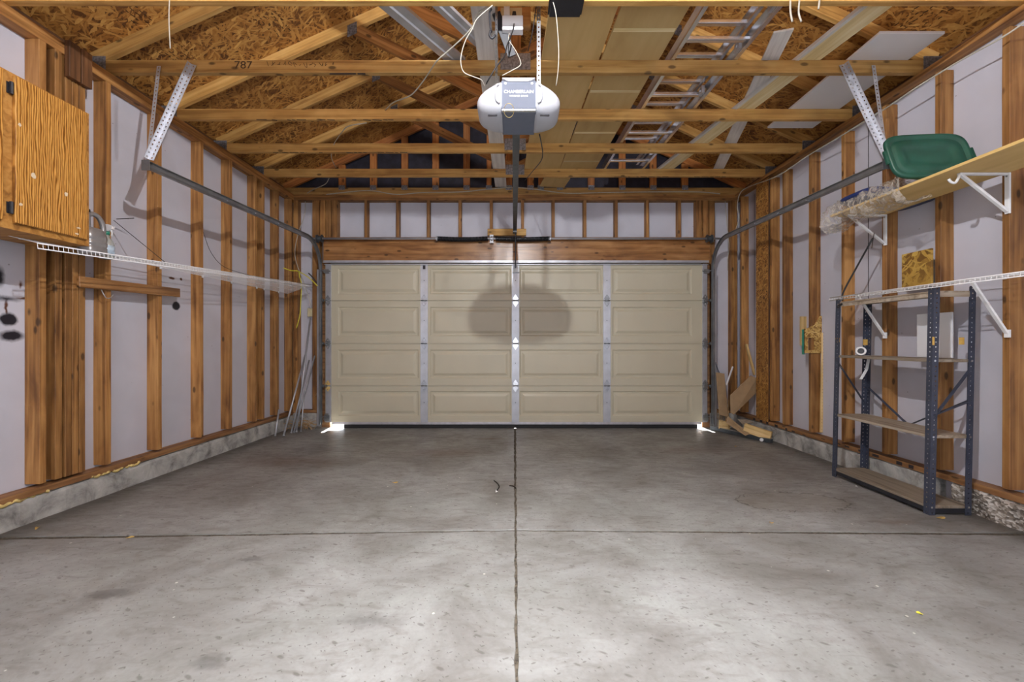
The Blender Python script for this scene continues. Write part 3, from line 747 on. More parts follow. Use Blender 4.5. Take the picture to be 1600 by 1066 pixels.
# pencilled and painted notes on the chords (marks on the lumber)
def scribble(par, y, x0, x1, z0, z1, n, mat='ink2', r=.0016):
    x = x0
    while x < x1:
        m = MB()
        wdt = random.uniform(.015, .035); k = random.randint(3, 5)
        pts = [(x+wdt*random.random(), y, random.uniform(z0, z1)) for _ in range(k)]
        m.tube(pts, r, 4, 3).build('pencil_mark', mat, par); x += wdt+random.uniform(.003, .02)
t1 = TR[1]; y1 = TY[1]-.0005
text('pencil_number', '787', P(380, 102, y1), (math.radians(90), 0, 0), .075, 'ink2', t1, sx=1.15)
scribble(t1, y1, P(415, 0, y1).x, P(455, 0, y1).x, ZP+.045, ZP+.08, 5); scribble(t1, y1, P(458, 0, y1).x, P(518, 0, y1).x, ZP+.035, ZP+.075, 8)
m = MB()
for a, b_ in ((514, 555), (558, 570)): m.beam(P(a, 114, y1+.0)+Vector((0, .01, -.0)), P(b_, 114, y1)+Vector((0, .01, 0)), .006, .006)
m.build('ink_streak', 'ink', t1)
for tr, y, runs in ((TR[2], TY[2], ((400, 418), (424, 431), (448, 480), (499, 522), (550, 556), (567, 605), (606, 614))), (TR[3], TY[3], ((426, 434), (440, 478), (498, 503), (541, 572), (590, 636))), (TR[4], TY[4], ((960, 985), (995, 1045), (1085, 1135)))):
    m = MB()
    for a, b_ in runs:
        xa, xb = P(a, 0, y).x, P(b_, 0, y).x; x = xa
        while x < xb:
            l = min(random.uniform(.02, .09), xb-x); m.beam((x, y+.006, ZP-.0006), (x+l, y+random.uniform(.006, .02), ZP-.0006), .009, .0015); x += l+.018
    m.build('ink_marks', 'ink', tr)
# black stamps on the roof board
def stamp(px, py, wx, wy):
    D = 3.2
    for _ in range(30):          # walk the sight line up to the roof plane
        p = P(px, py, D); e = p.z-roofz(p.x); D *= 1-e/((p.z-CZ)+SL*abs(p.x)*(1 if p.x else 1))*.8
    return p
for i, (px, py) in enumerate(((175, 25), (395, 25), (1490, 12), (430, 215), (245, 80))):
    p = stamp(px, py, 0, 0); s = -1 if p.x < 0 else 1; m = MB()
    for k in range(6):
        for j in range(7):
            if random.random() < .3: continue
            a = p+Vector((s*-.03*k, .035*j, 0)); l = random.uniform(.010, .026)
            m.beam((a.x, a.y, roofz(a.x)-.001), (a.x+random.uniform(-.012, .012), a.y+l, roofz(a.x)-.001), .008, .001)
    m.build('mill_stamp', 'ink2', bpy.data.objects['ceiling'])

# ------------------------------------------------------------------ things stored on the trusses
ZT = ZP+.0895     # top of the chords
def laid(name, a, b_, wid, th, mat, label, cat, z=ZT, group=None, bevel=.002, up=(0, 0, 1)):
    o = beam(name, (a[0], a[1], z+th/2), (b_[0], b_[1], z+th/2), wid, th, mat, None, up=up, bevel=bevel)
    return tag(o, label, cat, group)
laid('fibreboard_panel', (.425, 2.02), (.305, 4.95), .405, .014, 'fibre', 'tan fibreboard panel on the trusses, beside the opener', 'board')
laid('fibreboard_panel', (.850, 2.02), (.715, 4.95), .405, .014, 'fibre', 'tan fibreboard panel on the trusses, beside the ladder', 'board')
for y in (2.60, 3.24, 3.88, 4.5):
    x = .850-.135*(y-2.02)/2.93; bx('tape_strip', (x-.195, y-.016, ZT-.0006), (x+.195, y+.016, ZT+.0002), 'cream', bpy.data.objects['fibreboard_panel.001'], 0)
laid('fibreboard_panel', (.52, 4.97), (.48, 5.255), .32, .014, 'fibre', 'short end of tan fibreboard lying against the gable', 'board')
laid('whitewashed_plank', (-.19, 2.0), (-.175, 5.25), .145, .016, 'wtrim', 'long whitewashed plank lying on the trusses past the opener', 'plank')
laid('cream_trim_board', (2.22, 2.0), (1.72, 4.82), .165, .018, 'cream', 'long cream trim board slanting across the trusses', 'board')
bd = bpy.data.objects['cream_trim_board']
beam('moulded_edge', (2.14, 2.0, ZT+.008), (1.64, 4.82, ZT+.008), .028, .026, 'wtrim', bd)
laid('white_trim_board', (1.735, 2.64), (2.37, 4.76), .115, .014, 'wtrim', 'white beaded trim board crossing above the cream board', 'board', z=ZT+.022)
laid('white_shelf_panel', (2.555, 2.63), (2.555, 3.80), .42, .018, 'whitep', 'white melamine shelf panel lying on the trusses near the eave', 'board')
# aluminium trims lying diagonally over the webs
def channel(a, b_, z0, z1, wd, label, mat='alu'):
    A, B = Vector((a[0], a[1], z0)), Vector((b_[0], b_[1], z1)); x, y, z = basis(B-A); m = MB()
    pr = [(-wd/2, 0), (-wd/2, .02), (-wd/2+.006, .02), (-wd/2+.006, .004), (-.006, .004), (0, -.004), (.006, .004), (wd/2-.006, .004), (wd/2-.006, .02), (wd/2, .02), (wd/2, 0), (.008, -.002), (0, -.010), (-.008, -.002)]
    m.loft([[p+y*u+z*v for u, v in pr] for p in (A, B)])
    tag(m.build('metal_trim', mat), label, 'metal trim')
channel((-1.00, 2.03), (-.40, 2.93), ZT+.012, ZT+.012, .125, 'wide silvery metal trim slanting beside the whitewashed plank', 'galv')
channel((-.72, 2.03), (-.23, 2.75), ZT+.02, ZT+.02, .085, 'narrow silvery metal trim ending under the white cable', 'galv')
tag(MB().box((.20, 2.23, ZP-.020), (.375, 2.36, ZP-.001)).box((.19, 2.22, ZP-.006), (.385, 2.36, ZP-.0005)).build('plastic_tray', 'black', bevel=.004), 'dark blue plastic tray fixed under the nearest truss', 'tray')

# ladder: two nested sections
ld = empty('extension_ladder', (1.3, 2.2, ZT), 'aluminium extension ladder stored across the trusses', 'ladder')
def lad(a0, a1, b0, b1, z, off, mats='alu'):
    y0, y1 = 2.0, 4.78
    for (xa, xb) in ((a0, a1), (b0, b1)):
        s = -1 if xa == a0 else 1
        A, B = Vector((xa, y0, z)), Vector((xb, y1, z)); x, y, zz = basis(B-A)
        m = MB()
        pr = [(0, 0), (0, .075), (-s*.026, .075), (-s*.026, .070), (-s*.004, .070), (-s*.004, .005), (-s*.026, .005), (-s*.026, 0)]
        X = Vector((1, 0, 0))
        m.loft([[p+X*u+Vector((0, 0, v)) for u, v in (pr if s > 0 else pr[::-1])] for p in (A, B)])
        m.build('side_rail', mats, ld)
    y = y0+off
    while y < y1-.05:
        t = (y-y0)/(y1-y0); xa = a0+(a1-a0)*t; xb = b0+(b1-b0)*t
        MB().box((xa+.003, y-.017, z+.022), (xb-.003, y+.017, z+.05)).build('rung', mats, ld, .006)
        y += .305
lad(1.135, 1.02, 1.60, 1.485, ZT+.0005, .12)
lad(1.185, 1.07, 1.555, 1.44, ZT+.080, .385)
m = MB()
for y in (2.45, 2.80, 3.3):
    x = 1.60-.115*(y-2.0)/2.78; m.box((x-.05, y-.03, ZT+.01), (x-.028, y+.03, ZT+.07)).cyl((x-.06, y, ZT+.04), (x-.02, y, ZT+.04), .012, 8)
m.build('rung_lock', 'galv', ld, .002)

# ceiling outlet with plugs
jb = empty('ceiling_outlet', (0, 2.52, CZ+2.0), 'ceiling power outlet with white adapter and black plug above the opener', 'power outlet')
c = P(799, 22, 2.50)
MB().box((c.x-.065, 2.505, c.z-.045), (c.x+.065, 2.53, c.z+.045)).build('cover_plate', 'ivory', jb, .003)
beam('mounting_board', (c.x-.12, 2.55, c.z+.01), (c.x+.12, 2.55, c.z+.01), .038, .12, 'stud', jb)
MB().box((c.x-.045, 2.470, c.z-.030), (c.x-.010, 2.505, c.z+.035)).build('white_plug', 'white', jb, .003)
c2 = P(801, 42, 2.48)
MB().box((c2.x-.062, 2.44, c2.z-.045), (c2.x+.062, 2.49, c2.z+.040)).build('adapter_box', 'white', jb, .004)
MB().prism([P(801, 17, 2.47), P(806, 17, 2.47), P(807, 24, 2.47), P(805, 31, 2.47), P(802, 31, 2.47), P(800, 24, 2.47)][::-1], (0, .035, 0)).build('black_plug', 'black', jb, .002)
MB().tube([P(804, 30, 2.455), P(802, 45, 2.43), P(797, 60, 2.40), P(792, 72, 2.37), P(788, 88, 2.36), P(775, 105, 2.34), P(763, 125, 2.36), P(760, 131, 2.40)], .0042, 6, 5).build('power_cord', 'blackc', jb, smooth=True)
MB().tube([P(796, 52, 2.44), P(795, 62, 2.40), P(805, 78, 2.34), P(813, 95, 2.30), P(812, 103, 2.29), P(800, 110, 2.29), P(785, 118, 2.30)], .0024, 6, 5).build('bell_wire', 'cable', jb, smooth=True)
MB().beam(P(775, 20, 2.46), P(800, 88, 2.50), .05, .012, up=(0, 1, 0)).build('dark_strap', 'black', jb)

def cord(name, pts, r, mat, label, cat='cable', k=5, group=None):
    return tag(MB().tube(pts, r, 6, k).build(name, mat, smooth=True), label, cat, group)
cord('white_cable', [P(776, -2, 2.32), P(770, 8, 2.33), P(756, 14, 2.36), P(744, 25, 2.40), P(738, 42, 2.44), P(722, 60, 2.52), P(700, 80, 2.62), P(682, 96, 2.70), P(668, 117, 2.90), P(655, 135, 3.0), P(640, 150, 3.1), P(615, 160, 3.3), P(602, 172, 3.47)], .0045, 'cable', 'white cable looping down from the roof towards the second truss')
cord('white_cable', [P(778, 2, 2.3), P(765, 12, 2.30), P(745, 30, 2.32), P(738, 45, 2.33), P(728, 62, 2.31), P(722, 80, 2.26), P(720, 98, 2.25), P(725, 113, 2.25), P(740, 120, 2.25), P(752, 125, 2.27), P(757, 134, 2.31)], .0026, 'cable', 'thin white wire pair hanging beside the opener lamp')
cord('white_cable', [P(862, -4, 2.25), P(868, 18, 2.26), P(871, 45, 2.26), P(873, 80, 2.27), P(872, 110, 2.28), P(869, 134, 2.32)], .0026, 'cable', 'thin pale wire falling past the tan panel to the opener')
cord('white_cable', [P(573, 192, 3.50), P(545, 197, 3.55), P(534, 207, 3.7), P(523, 223, 4.05), P(518, 238, 4.14), P(519, 250, 4.3), P(525, 262, 4.7)], .0045, 'cable', 'white cable running from the marked truss down to the last truss')
cord('white_cable', [P(514, 279, 4.8), P(508, 288, 5.0), P(490, 296, 5.2), P(480, 302, 5.25)], .0045, 'cable', 'short white cable dropping to the corner of the top plate')
cord('white_cable', [P(510, 304, 5.24), P(545, 300, 5.24), P(580, 298, 5.24), P(620, 304, 5.24), P(660, 301, 5.24), P(720, 300, 5.24), P(760, 296, 5.24), P(800, 293, 5.24), P(830, 295, 5.24), P(885, 302, 5.24), P(940, 301, 5.24), P(1020, 300, 5.24), P(1090, 300, 5.24), P(1125, 303, 5.24)], .006, 'cable', 'white cable stapled along the front top plate')
cord('white_cable', [P(1600, 36, 2.26), P(1560, 62, 2.34), P(1500, 95, 2.53), P(1430, 138, 2.80), P(1380, 172, 3.05), P(1310, 215, 3.46), P(1260, 245, 3.85), P(1215, 275, 4.25), P(1170, 292, 4.85), P(1156, 303, 5.0), P(1152, 325, 5.05), P(1155, 340, 5.05), P(1150, 358, 5.08)], .005, 'cable', 'white cable following the top plate above the shelving')
cord('white_cable', [P(477, 315, 5.25), P(476, 335, 5.22), P(466, 365, 5.2), P(461, 390, 5.2), P(463, 410, 5.2), P(474, 440, 5.2), P(484, 470, 5.22), P(487, 482, 5.25)], .0045, 'cable', 'pale cable dropping down the front corner to the switch box')
cord('white_cable', [P(1133, 315, 5.25), P(1136, 350, 5.22), P(1139, 385, 5.22), P(1137, 405, 5.22), P(1137, 423, 5.22)], .0045, 'cable', 'pale cable hanging beside the door track over white board')
cord('hanging_string', [P(265, -5, 2.2), P(264, 30, 2.2), P(266, 76, 2.2)], .0028, 'cable', 'white pull string hanging before the cabinet side roof', 'string')
for k, pts in enumerate((((1235, 0), (1235, 18), (1238, 34)), ((1249, 0), (1248, 20), (1252, 34)), ((1281, -4), (1279, 14)))):
    cord('hanging_string', [P(x, y, 2.26) for x, y in pts], .005, 'cable', ['frayed string end curling near the ladder, the outer one', 'frayed string end hanging beside its twin past the ladder', 'short frayed string above the cream trim board'][k], 'string', 4)
cord('black_wire', [P(843, 210, 2.5), P(846, 225, 2.8), P(848, 240, 3.2), P(845, 252, 3.6), P(832, 268, 4.2), P(820, 282, 4.6)], .004, 'blackc', 'black wire running from the opener back along its rail', 'cable')
cord('black_wire', [P(838, 8, 2.36), P(832, 50, 2.42), P(825, 80, 2.5)], .003, 'blackc', 'thin black wire crossing behind the opener strap', 'cable')
m = empty('roller_latch', P(769, 40, 2.40), 'small dark latch hooked beside the opener strap', 'latch')
MB().tube([P(768, 14, 2.33), P(765, 20, 2.33), P(766, 40, 2.33), P(768, 50, 2.33)], .006, 6, 3).build('grip', 'black', m, smooth=True)
MB().tube([P(767, 47, 2.32), P(765, 55, 2.32), P(769, 60, 2.32), P(774, 55, 2.32)], .007, 6, 3).build('hook', 'black', m, smooth=True)
m['label'] = 'small dark latch hooked beside the opener strap'
# bulb holder that carries the lamp
hl = empty('ceiling_light', (0, .8, 3.1), 'bare bulb holder on a board between the trusses', 'ceiling light')
beam('mounting_board', (-.35, .8, 3.245), (.35, .8, 3.245), .089, .03, 'stud', hl)
lathe('bulb_holder', (0, .8, 3.155), [(0, .028), (.02, .03), (.035, .05), (.075, .055)], 'white', hl)

# ------------------------------------------------------------------ left wall things
CXF = -2.52
cab = empty('wall_cabinet', (-2.68, 2.0, CZ+.57), 'golden oak wall cabinet hung on the studs with two doors', 'cabinet')
z0, z1 = CZ+.560, CZ+1.345; ya, yb = 1.05, 2.425
m = MB(); t = .016
m.box((-2.829, ya+t, z0), (CXF-.02, yb-t, z0+t)); m.box((-2.829, ya+t, z1-t), (CXF-.02, yb-t, z1)); m.box((-2.829, ya, z0), (CXF-.02, ya+t, z1)); m.box((-2.829, yb-t, z0), (CXF-.02, yb, z1)); m.box((-2.838, ya, z0), (-2.8295, yb, z1))
m.build('carcass', 'oakp', cab)
fr = MB()
for a, b_ in ((ya, ya+.035), (2.00, 2.07), (yb-.04, yb)): fr.box((CXF-.019, a, z0), (CXF, b_, z1))
for a, b_ in ((ya+.035, 2.0), (2.07, yb-.04)): fr.box((CXF-.019, a, z0), (CXF, b_, z0+.04)); fr.box((CXF-.019, a, z1-.035), (CXF, b_, z1))
fr.build('face_frame', 'oakp', cab)
for a, b_ in ((2.052, 2.398), (1.10, 2.005)):
    dd = MB().box((CXF+.001, a, CZ+.594), (CXF+.019, b_, CZ+1.332)).build('door', 'oak', cab, .004)
    if a > 2:
        for z in (CZ+.665, CZ+1.262):
            MB().cyl((CXF+.012, a-.010, z-.03), (CXF+.012, a-.010, z+.03), .008, 8).box((CXF, a-.022, z-.028), (CXF+.004, a-.002, z+.028)).build('hinge', 'black', dd, smooth=False)
        sc = MB()
        for yy, zz, w_, h_ in ((2.13, 1.965, .028, .035), (2.285, 1.925, .022, .028), (2.07, 2.20, .016, .02), (2.075, 1.80, .018, .02), (2.35, 1.755, .026, .012), (2.34, 1.72, .022, .012)):
            n = 9; sc.prism([(CXF+.0192, yy+w_/2*math.cos(2*math.pi*i/n)*random.uniform(.6, 1.1), zz+h_/2*math.sin(2*math.pi*i/n)*random.uniform(.6, 1.1)) for i in range(n)], (.0004, 0, 0))
        sc.build('worn_patch', 'scuff', dd)

def wire_shelf(name, y0, y1, xb, xf, zb, zf0, zf1, label, s, lip=.028, deck_step=.025, brackets=()):
    """Deck between back rod (xb, zb) and a front rod whose height runs zf0 -> zf1."""
    t = empty(name, (s*xb, (y0+y1)/2, zb), label, 'wire shelf')
    def fp(y): u = (y-y0)/(y1-y0); return Vector((s*(xf[0]+(xf[1]-xf[0])*u), y, zf0+(zf1-zf0)*u))
    def bp(y): return Vector((s*xb, y, zb))
    m = MB(); n = int((y1-y0)/deck_step)
    for i in range(n+1):
        y = y0+(y1-y0)*i/n; f = fp(y)
        m.tube([bp(y)+Vector((0, 0, .002)), f+Vector((0, 0, .002)), f+Vector((-s*.003, 0, -lip))], .0016, 4)
    for k in (0, .33, .66):
        m.tube([bp(y0).lerp(fp(y0), k), bp(y1).lerp(fp(y1), k)], .0026, 6)
    m.build('wire_deck', 'whitem', t)
    f = MB().tube([fp(y0), fp(y1)], .0034, 6); f.tube([fp(y0)+Vector((-s*.003, 0, -lip)), fp(y1)+Vector((-s*.003, 0, -lip))], .0034, 6)
    f.build('front_lip', 'whitem', t, smooth=True)
    return t, fp, bp
ws, fpl, bpl = wire_shelf('wire_shelf', 2.18, 5.12, 2.832, (2.54, 2.535), CZ+.592, CZ+.521, CZ+.70, 'long white wire shelf hung on thin wires along the cabinet side wall', -1)
for y in SL_[5:12]:
    MB().box((-2.838, y-.008, CZ+.575), (-2.826, y+.008, CZ+.60)).build('wall_clip', 'white', ws, .002)
MB().box((-2.84, 5.13, CZ+.55), (-2.53, 5.134, CZ+.60)) if False else None
tp = P(176, 344, 3.0); tp.x = -2.838; 
cord('hanging_wire', [(-2.838, 2.90, CZ+.855), tuple(fpl(2.98)+Vector((0.0, 0, 0)))], .0022, 'wire', 'dark support wire from a stud to the wire shelf near the bottles', 'wire', 1)
cord('hanging_wire', [(-2.838, 3.735, CZ+.99), P(330, 395, 3.5), P(352, 418, 3.7), tuple(fpl(3.95))], .0020, 'wire', 'thin sagging wire from the middle studs to the wire shelf', 'wire', 5)
cord('nail_wire', [(-2.838, 2.92, CZ+.87), (-2.74, 2.95, CZ+.885)], .003, 'wire', 'bent nail sticking out of the stud above the bottles', 'nail', 1)

cl = beam('wooden_cleat', (-2.829, 2.655, CZ+.385), (-2.829, 3.455, CZ+.405), .02, .072, 'header', None); tag(cl, 'short wooden cleat nailed across three studs below the wire shelf', 'wood strip')
hk = MB(); hk.tube([(-2.815, 2.79, CZ+.35), (-2.80, 2.79, CZ+.32), (-2.80, 2.81, CZ+.295), (-2.80, 2.84, CZ+.30), (-2.80, 2.86, CZ+.325)], .003, 6, 4)
tag(hk.build('cup_hook', 'galv', smooth=True), 'small metal cup hook under the wooden cleat', 'hook')

# jug and spray bottle standing on the shelf
jz = CZ+.545
jug = empty('silver_jug', (-2.68, 2.565, jz), 'silver grey plastic jug with a moulded handle next to the cabinet', 'jug')
def rrect(cx, cy, z, a, b_, n=16, e=.6):
    return [(cx+a*math.copysign(abs(math.cos(2*math.pi*i/n))**e, math.cos(2*math.pi*i/n)), cy+b_*math.copysign(abs(math.sin(2*math.pi*i/n))**e, math.sin(2*math.pi*i/n)), z) for i in range(n)]
jr = []
for z, a, b_ in ((0, .07, .048), (.01, .074, .052), (.05, .074, .052), (.055, .070, .048), (.062, .074, .052), (.085, .074, .052), (.09, .070, .048), (.097, .074, .052), (.12, .074, .052), (.15, .066, .045), (.17, .05, .034)):
    jr.append(rrect(-2.68, 2.60, jz+z, b_, a*.9))
MB().loft(jr).build('body', 'jug', jug, smooth=True)
MB().tube([(-2.68, 2.565, jz+.155), (-2.68, 2.56, jz+.235), (-2.68, 2.56, jz+.262)], .022, 12, 4).build('neck', 'jug', jug, smooth=True)
lathe('cap', (-2.68, 2.56, jz+.258), [(0, .021), (.022, .021), (.024, .018)], 'black', jug)
MB().tube([(-2.68, 2.57, jz+.245), (-2.68, 2.60, jz+.262), (-2.68, 2.64, jz+.25), (-2.68, 2.665, jz+.205), (-2.68, 2.665, jz+.15), (-2.68, 2.65, jz+.11)], .015, 10, 5).build('handle', 'jug', jug, smooth=True)
SBX, SBY = -2.745, 2.755
sp = empty('spray_bottle', (SBX, SBY, jz), 'clear spray bottle with a blue label and white trigger head', 'spray bottle')
pr = []
for z, a, b_ in ((0, .038, .028), (.008, .042, .031), (.10, .042, .031), (.125, .034, .025), (.145, .016, .016), (.165, .015, .015)): pr.append(rrect(SBX, SBY, jz+.006+z, a, b_, e=.8))
MB().loft(pr).build('body', 'bottle', sp, smooth=True)
MB().loft([rrect(SBX, SBY, jz+.03, .0432, .0322, e=.8), rrect(SBX, SBY, jz+.095, .0432, .0322, e=.8)]).build('label', 'label_blue', sp, smooth=True)
lathe('collar', (SBX, SBY, jz+.168), [(0, .017), (.02, .017), (.026, .014)], 'teal', sp)
MB().prism([(SBX-.02, SBY-.011, jz+.192), (SBX+.02, SBY-.011, jz+.192), (SBX+.045, SBY-.011, jz+.205), (SBX+.05, SBY-.011, jz+.225), (SBX+.015, SBY-.011, jz+.24), (SBX-.035, SBY-.011, jz+.238), (SBX-.04, SBY-.011, jz+.225)], (0, .022, 0)).build('spray_head', 'white', sp, .004)
MB().tube([(SBX+.03, SBY, jz+.20), (SBX+.038, SBY, jz+.18), (SBX+.033, SBY, jz+.16)], .005, 6, 3).build('trigger', 'white', sp, smooth=True)

# ------------------------------------------------------------------ front left corner
sb = empty('switch_box', P(487, 488, 5.25), 'ivory switch box on the front wall beside the door track', 'switch')
c = P(487, 488, 5.24); c.y = 5.345
c = Vector((fx(487)*1.014, 5.345, CZ+.37))
MB().box((c.x-.035, 5.30, c.z-.055), (c.x+.035, 5.358, c.z+.055)).build('box', 'ivory', sb, .004)
MB().box((c.x-.008, 5.292, c.z-.012), (c.x+.008, 5.30, c.z+.012)).build('toggle', 'cream', sb, .001)
cord('yellow_rope', [P(443, 419, 4.95), P(455, 423, 5.05), P(466, 424, 5.1), P(468, 432, 5.1), P(471, 445, 5.1), P(470, 470, 5.1), P(469, 490, 5.1), P(466, 503, 5.1), P(463, 513, 5.1)], .006, 'yrope', 'yellow rope hanging in the front corner past the shelf end', 'rope')
cord('yellow_rope', [P(466, 424, 5.09), P(477, 430, 5.08), P(486, 437, 5.08), P(496, 447, 5.1)], .006, 'yrope', 'yellow rope end looped over the tip of the wire shelf', 'rope')
cord('black_strap', [P(482, 427, 5.1), P(489, 434, 5.1), P(495, 442, 5.12)], .007, 'blackc', 'short black strap by the end of the long wire shelf', 'strap')
rods = [((443, 681, 4.72), (477, 555, 5.2), 'leaning steel rod furthest from the door, foot on the slab', .010),
        ((430, 676, 4.72), (436, 640, 4.85), 'short dark rod stub against the curb', .010),
        ((459, 677, 4.90), (492, 556, 5.22), 'leaning steel rod whose top rests against the jamb stud', .009),
        ((463, 677, 4.92), (486, 498, 5.25), 'longest leaning rod reaching up to the switch box', .010),
        ((470, 676, 4.95), (476, 610, 5.05), 'short steel rod standing upright among the leaning rods', .008),
        ((455, 675, 4.88), (483, 563, 5.2), 'leaning steel rod second from the curb', .009)]
for a, b_, lbl, r in rods:
    A, B = P(*a), P(*b_); A.z = fz(A.y)+.006
    B.y = min(B.y, 5.235)
    tag(MB().cyl(A, B, r, 8).cyl(A, A+(B-A)*.012, r*1.35, 8).build('steel_rod', 'galv', smooth=True), lbl, 'metal rod', 'steel rods leaning in the front corner')
m = MB()
for i in range(46):
    a = Vector((random.uniform(-2.78, -2.50), random.uniform(5.02, 5.22), random.uniform(.01, .07)))
    d = Vector((random.uniform(-.09, .09), random.uniform(-.06, .04), random.uniform(-.03, .05)))
    b_ = a+d*2; b_.z = max(.008, b_.z); b_.y = min(b_.y, 5.235); b_.x = min(b_.x, -2.50)
    m.tube([a, (a+b_)/2+Vector((0, 0, .02)), b_], .0028, 4, 2)
tag(m.build('straw_litter', 'twig'), 'heap of dry twigs and straw in the front corner by the rods', 'litter', kind='stuff')
tag(MB().tube([P(497, 562, 5.2), P(505, 585, 5.2), P(500, 605, 5.2), P(492, 620, 5.2)], .003, 5, 4).build('dry_stalk', 'twig', smooth=True), 'bent dry stalk leaning on the jamb stud over the rods', 'stalk')

# ------------------------------------------------------------------ right wall things
ZS = CZ+.966
sh = empty('bracket_shelf', (2.65, 2.4, ZS), 'tan board shelf on white folding brackets high on the wall', 'shelf')
beam('shelf_board', (2.65, 1.55, ZS+.0085), (2.65, 3.20, ZS+.0085), .375, .017, 'tan', sh)
for y in (2.352, 3.130):
    br = MB()
    X1, X0 = 2.838, 2.55
    br.box((X1-.012, y-.012, ZS-.235), (X1, y+.012, ZS-.001)); br.box((X0, y-.010, ZS-.014), (X1, y+.010, ZS-.001))
    br.beam((X0+.01, y, ZS-.010), (X1-.010, y, ZS-.222), .014, .018, up=(0, 1, 0))
    br.build('bracket', 'whitem', sh, .002)
    if y < 3: MB().tube([(X0+.005, y, ZS-.01), (X0-.004, y, ZS-.035), (X0-.022, y, ZS-.058), (X0-.045, y, ZS-.052), (X0-.058, y, ZS-.036)], .007, 8, 4).build('rod_hook', 'whitem', sh, smooth=True)
    sc = MB()
    for z in (ZS-.02, ZS-.22): sc.cyl((X1-.014, y, z), (X1-.012, y, z), .005, 8)
    sc.build('screw', 'galvd', sh)
# green tote lid leaning on its long side
def tote_lid(name, C, ux, uy, un, a, b_, mat, label, th=.022):
    t = empty(name, C, label, 'lid')
    ux, uy, un = [Vector(v).normalized() for v in (ux, uy, un)]; C = Vector(C)
    def ring(k, d, n=40, e=.42):
        return [C+ux*(a*k if k > .9 else a-(1-k)*a)*math.copysign(abs(math.cos(2*math.pi*i/n))**e, math.cos(2*math.pi*i/n))+uy*(b_-(1-k)*a)*math.copysign(abs(math.sin(2*math.pi*i/n))**e, math.sin(2*math.pi*i/n))+un*d for i in range(n)]
    m = MB().loft([ring(.985, -th), ring(1.0, -th*.8), ring(1.0, 0), ring(.97, .006), ring(.90, .006), ring(.86, -.006), ring(.84, -.006), ring(.80, .004), ring(.60, .005), ring(.57, -.002), ring(.45, -.002)])
    m.build('shell', mat, t, smooth=True)
    for s in (-1, 1):
        c = C+ux*s*a*1.0; MB().beam(c-uy*b_*.3-un*.008, c+uy*b_*.3-un*.008, .03, .02, up=un).build('handle_lip', mat, t, .004)
    return t
A = P(1392, 205, 2.62)
gl = tote_lid('green_tote_lid', (2.585, 2.55, ZS+.017+.172), (.975, -.2, -.05), (-.10, .22, .97), (-.17, -.95, .21), .222, .155, 'green', 'scuffed dark green tote lid leaning on the high shelf')
bl = tote_lid('blue_tote_lid', (2.675, 2.95, ZS+.062), (0, 1, 0), (1, 0, -.125), (.125, 0, 1), .172, .245, 'blue', 'blue tote lid lying flat under plastic on the high shelf')
# crumpled clear plastic over the far end of the shelf
def film():
    nx, ny = 26, 22; vs = []; fs = []
    for i in range(nx+1):
        u = i/nx; y = 2.60+.66*u
        for j in range(ny+1):
            v = j/ny
            # section: over the board from the wall side, down past the front edge
            if v < .55: x = 2.80-(2.80-2.445)*(v/.55); z = ZS+.075
            elif v < .75: x = 2.445-.012; z = ZS+.07-(v-.55)/.20*.11
            else: x = 2.44+.18*(v-.75)/.25; z = ZS-.045-.03*math.sin((v-.75)*12)
            amp = .007 if v < .5 else .016
            wv = amp*(math.sin(13*u+9*v)+.6*math.sin(31*u-17*v+1)+.4*math.sin(57*u+40*v))+random.uniform(-.005, .005)
            if u > .92: z -= (u-.92)*.5
            vs.append((x-abs(wv)*.6 if v > .5 else x+wv*.3, y+wv*.5-(v-.5)*.10*(1 if v > .5 else 0), z+abs(wv)*.7 if v < .55 else z-wv*.8))
    for i in range(nx):
        for j in range(ny): a = i*(ny+1)+j; fs.append((a, a+1, a+ny+2, a+ny+1))
    return MB().add(vs, fs)
tag(film().build('plastic_sheet', 'film', smooth=True), 'crumpled clear plastic sheet wrapped over the far shelf end', 'plastic sheet')

wsr, fpr, bpr = wire_shelf('wire_shelf', 1.7, 3.30, 2.832, (2.54, 2.54), CZ+.372, CZ+.347, CZ+.347, 'white wire shelf above the blue metal shelving unit', 1, lip=.022)
wsr['label'] = 'white wire shelf directly over the slate blue shelving unit'
for y in (2.352, 3.130):
    m = MB().beam((2.62, y, CZ+.35), (2.825, y, CZ+.045), .012, .020, up=(0, 1, 0)); m.box((2.822, y-.012, CZ+.02), (2.838, y+.012, CZ+.065)); m.build('support_arm', 'whitem', wsr, .002)
for y in SR_[:4]: MB().box((2.826, y-.008, CZ+.357), (2.838, y+.008, CZ+.382)).build('wall_clip', 'white', wsr, .002)

# metal shelving unit, leaning slightly towards the wall
RKX0, RKX1, RKY0, RKY1 = 2.545, 2.80, 2.515, 3.28
rk = empty('metal_shelving_unit', (2.68, 2.9, fz(2.9)), 'slate blue slotted angle shelving unit standing by the wall', 'shelving unit')
ztop = CZ+.338
def lean(z): return .022*(z-.03)
def post(x, y, sx_, sy_):
    z0 = fz(y)+.001; a = Vector((x+lean(z0), y, z0)); b_ = Vector((x+lean(ztop), y, ztop)); m = MB(); w_ = .036
    m.strip(a+Vector((sx_*w_/2, 0, 0)), b_+Vector((sx_*w_/2, 0, 0)), (w_, 0, 0), .030, .0048)
    m.strip(a+Vector((0, sy_*w_/2, 0)), b_+Vector((0, sy_*w_/2, 0)), (0, w_, 0), .030, .0048)
    m.beam(a, b_, .004, .004)
    o = m.build('post', 'rack', rk)
    return o
post(RKX0, RKY0, 1, 1); post(RKX1, RKY0, -1, 1); post(RKX0, RKY1, 1, -1); post(RKX1, RKY1, -1, -1)
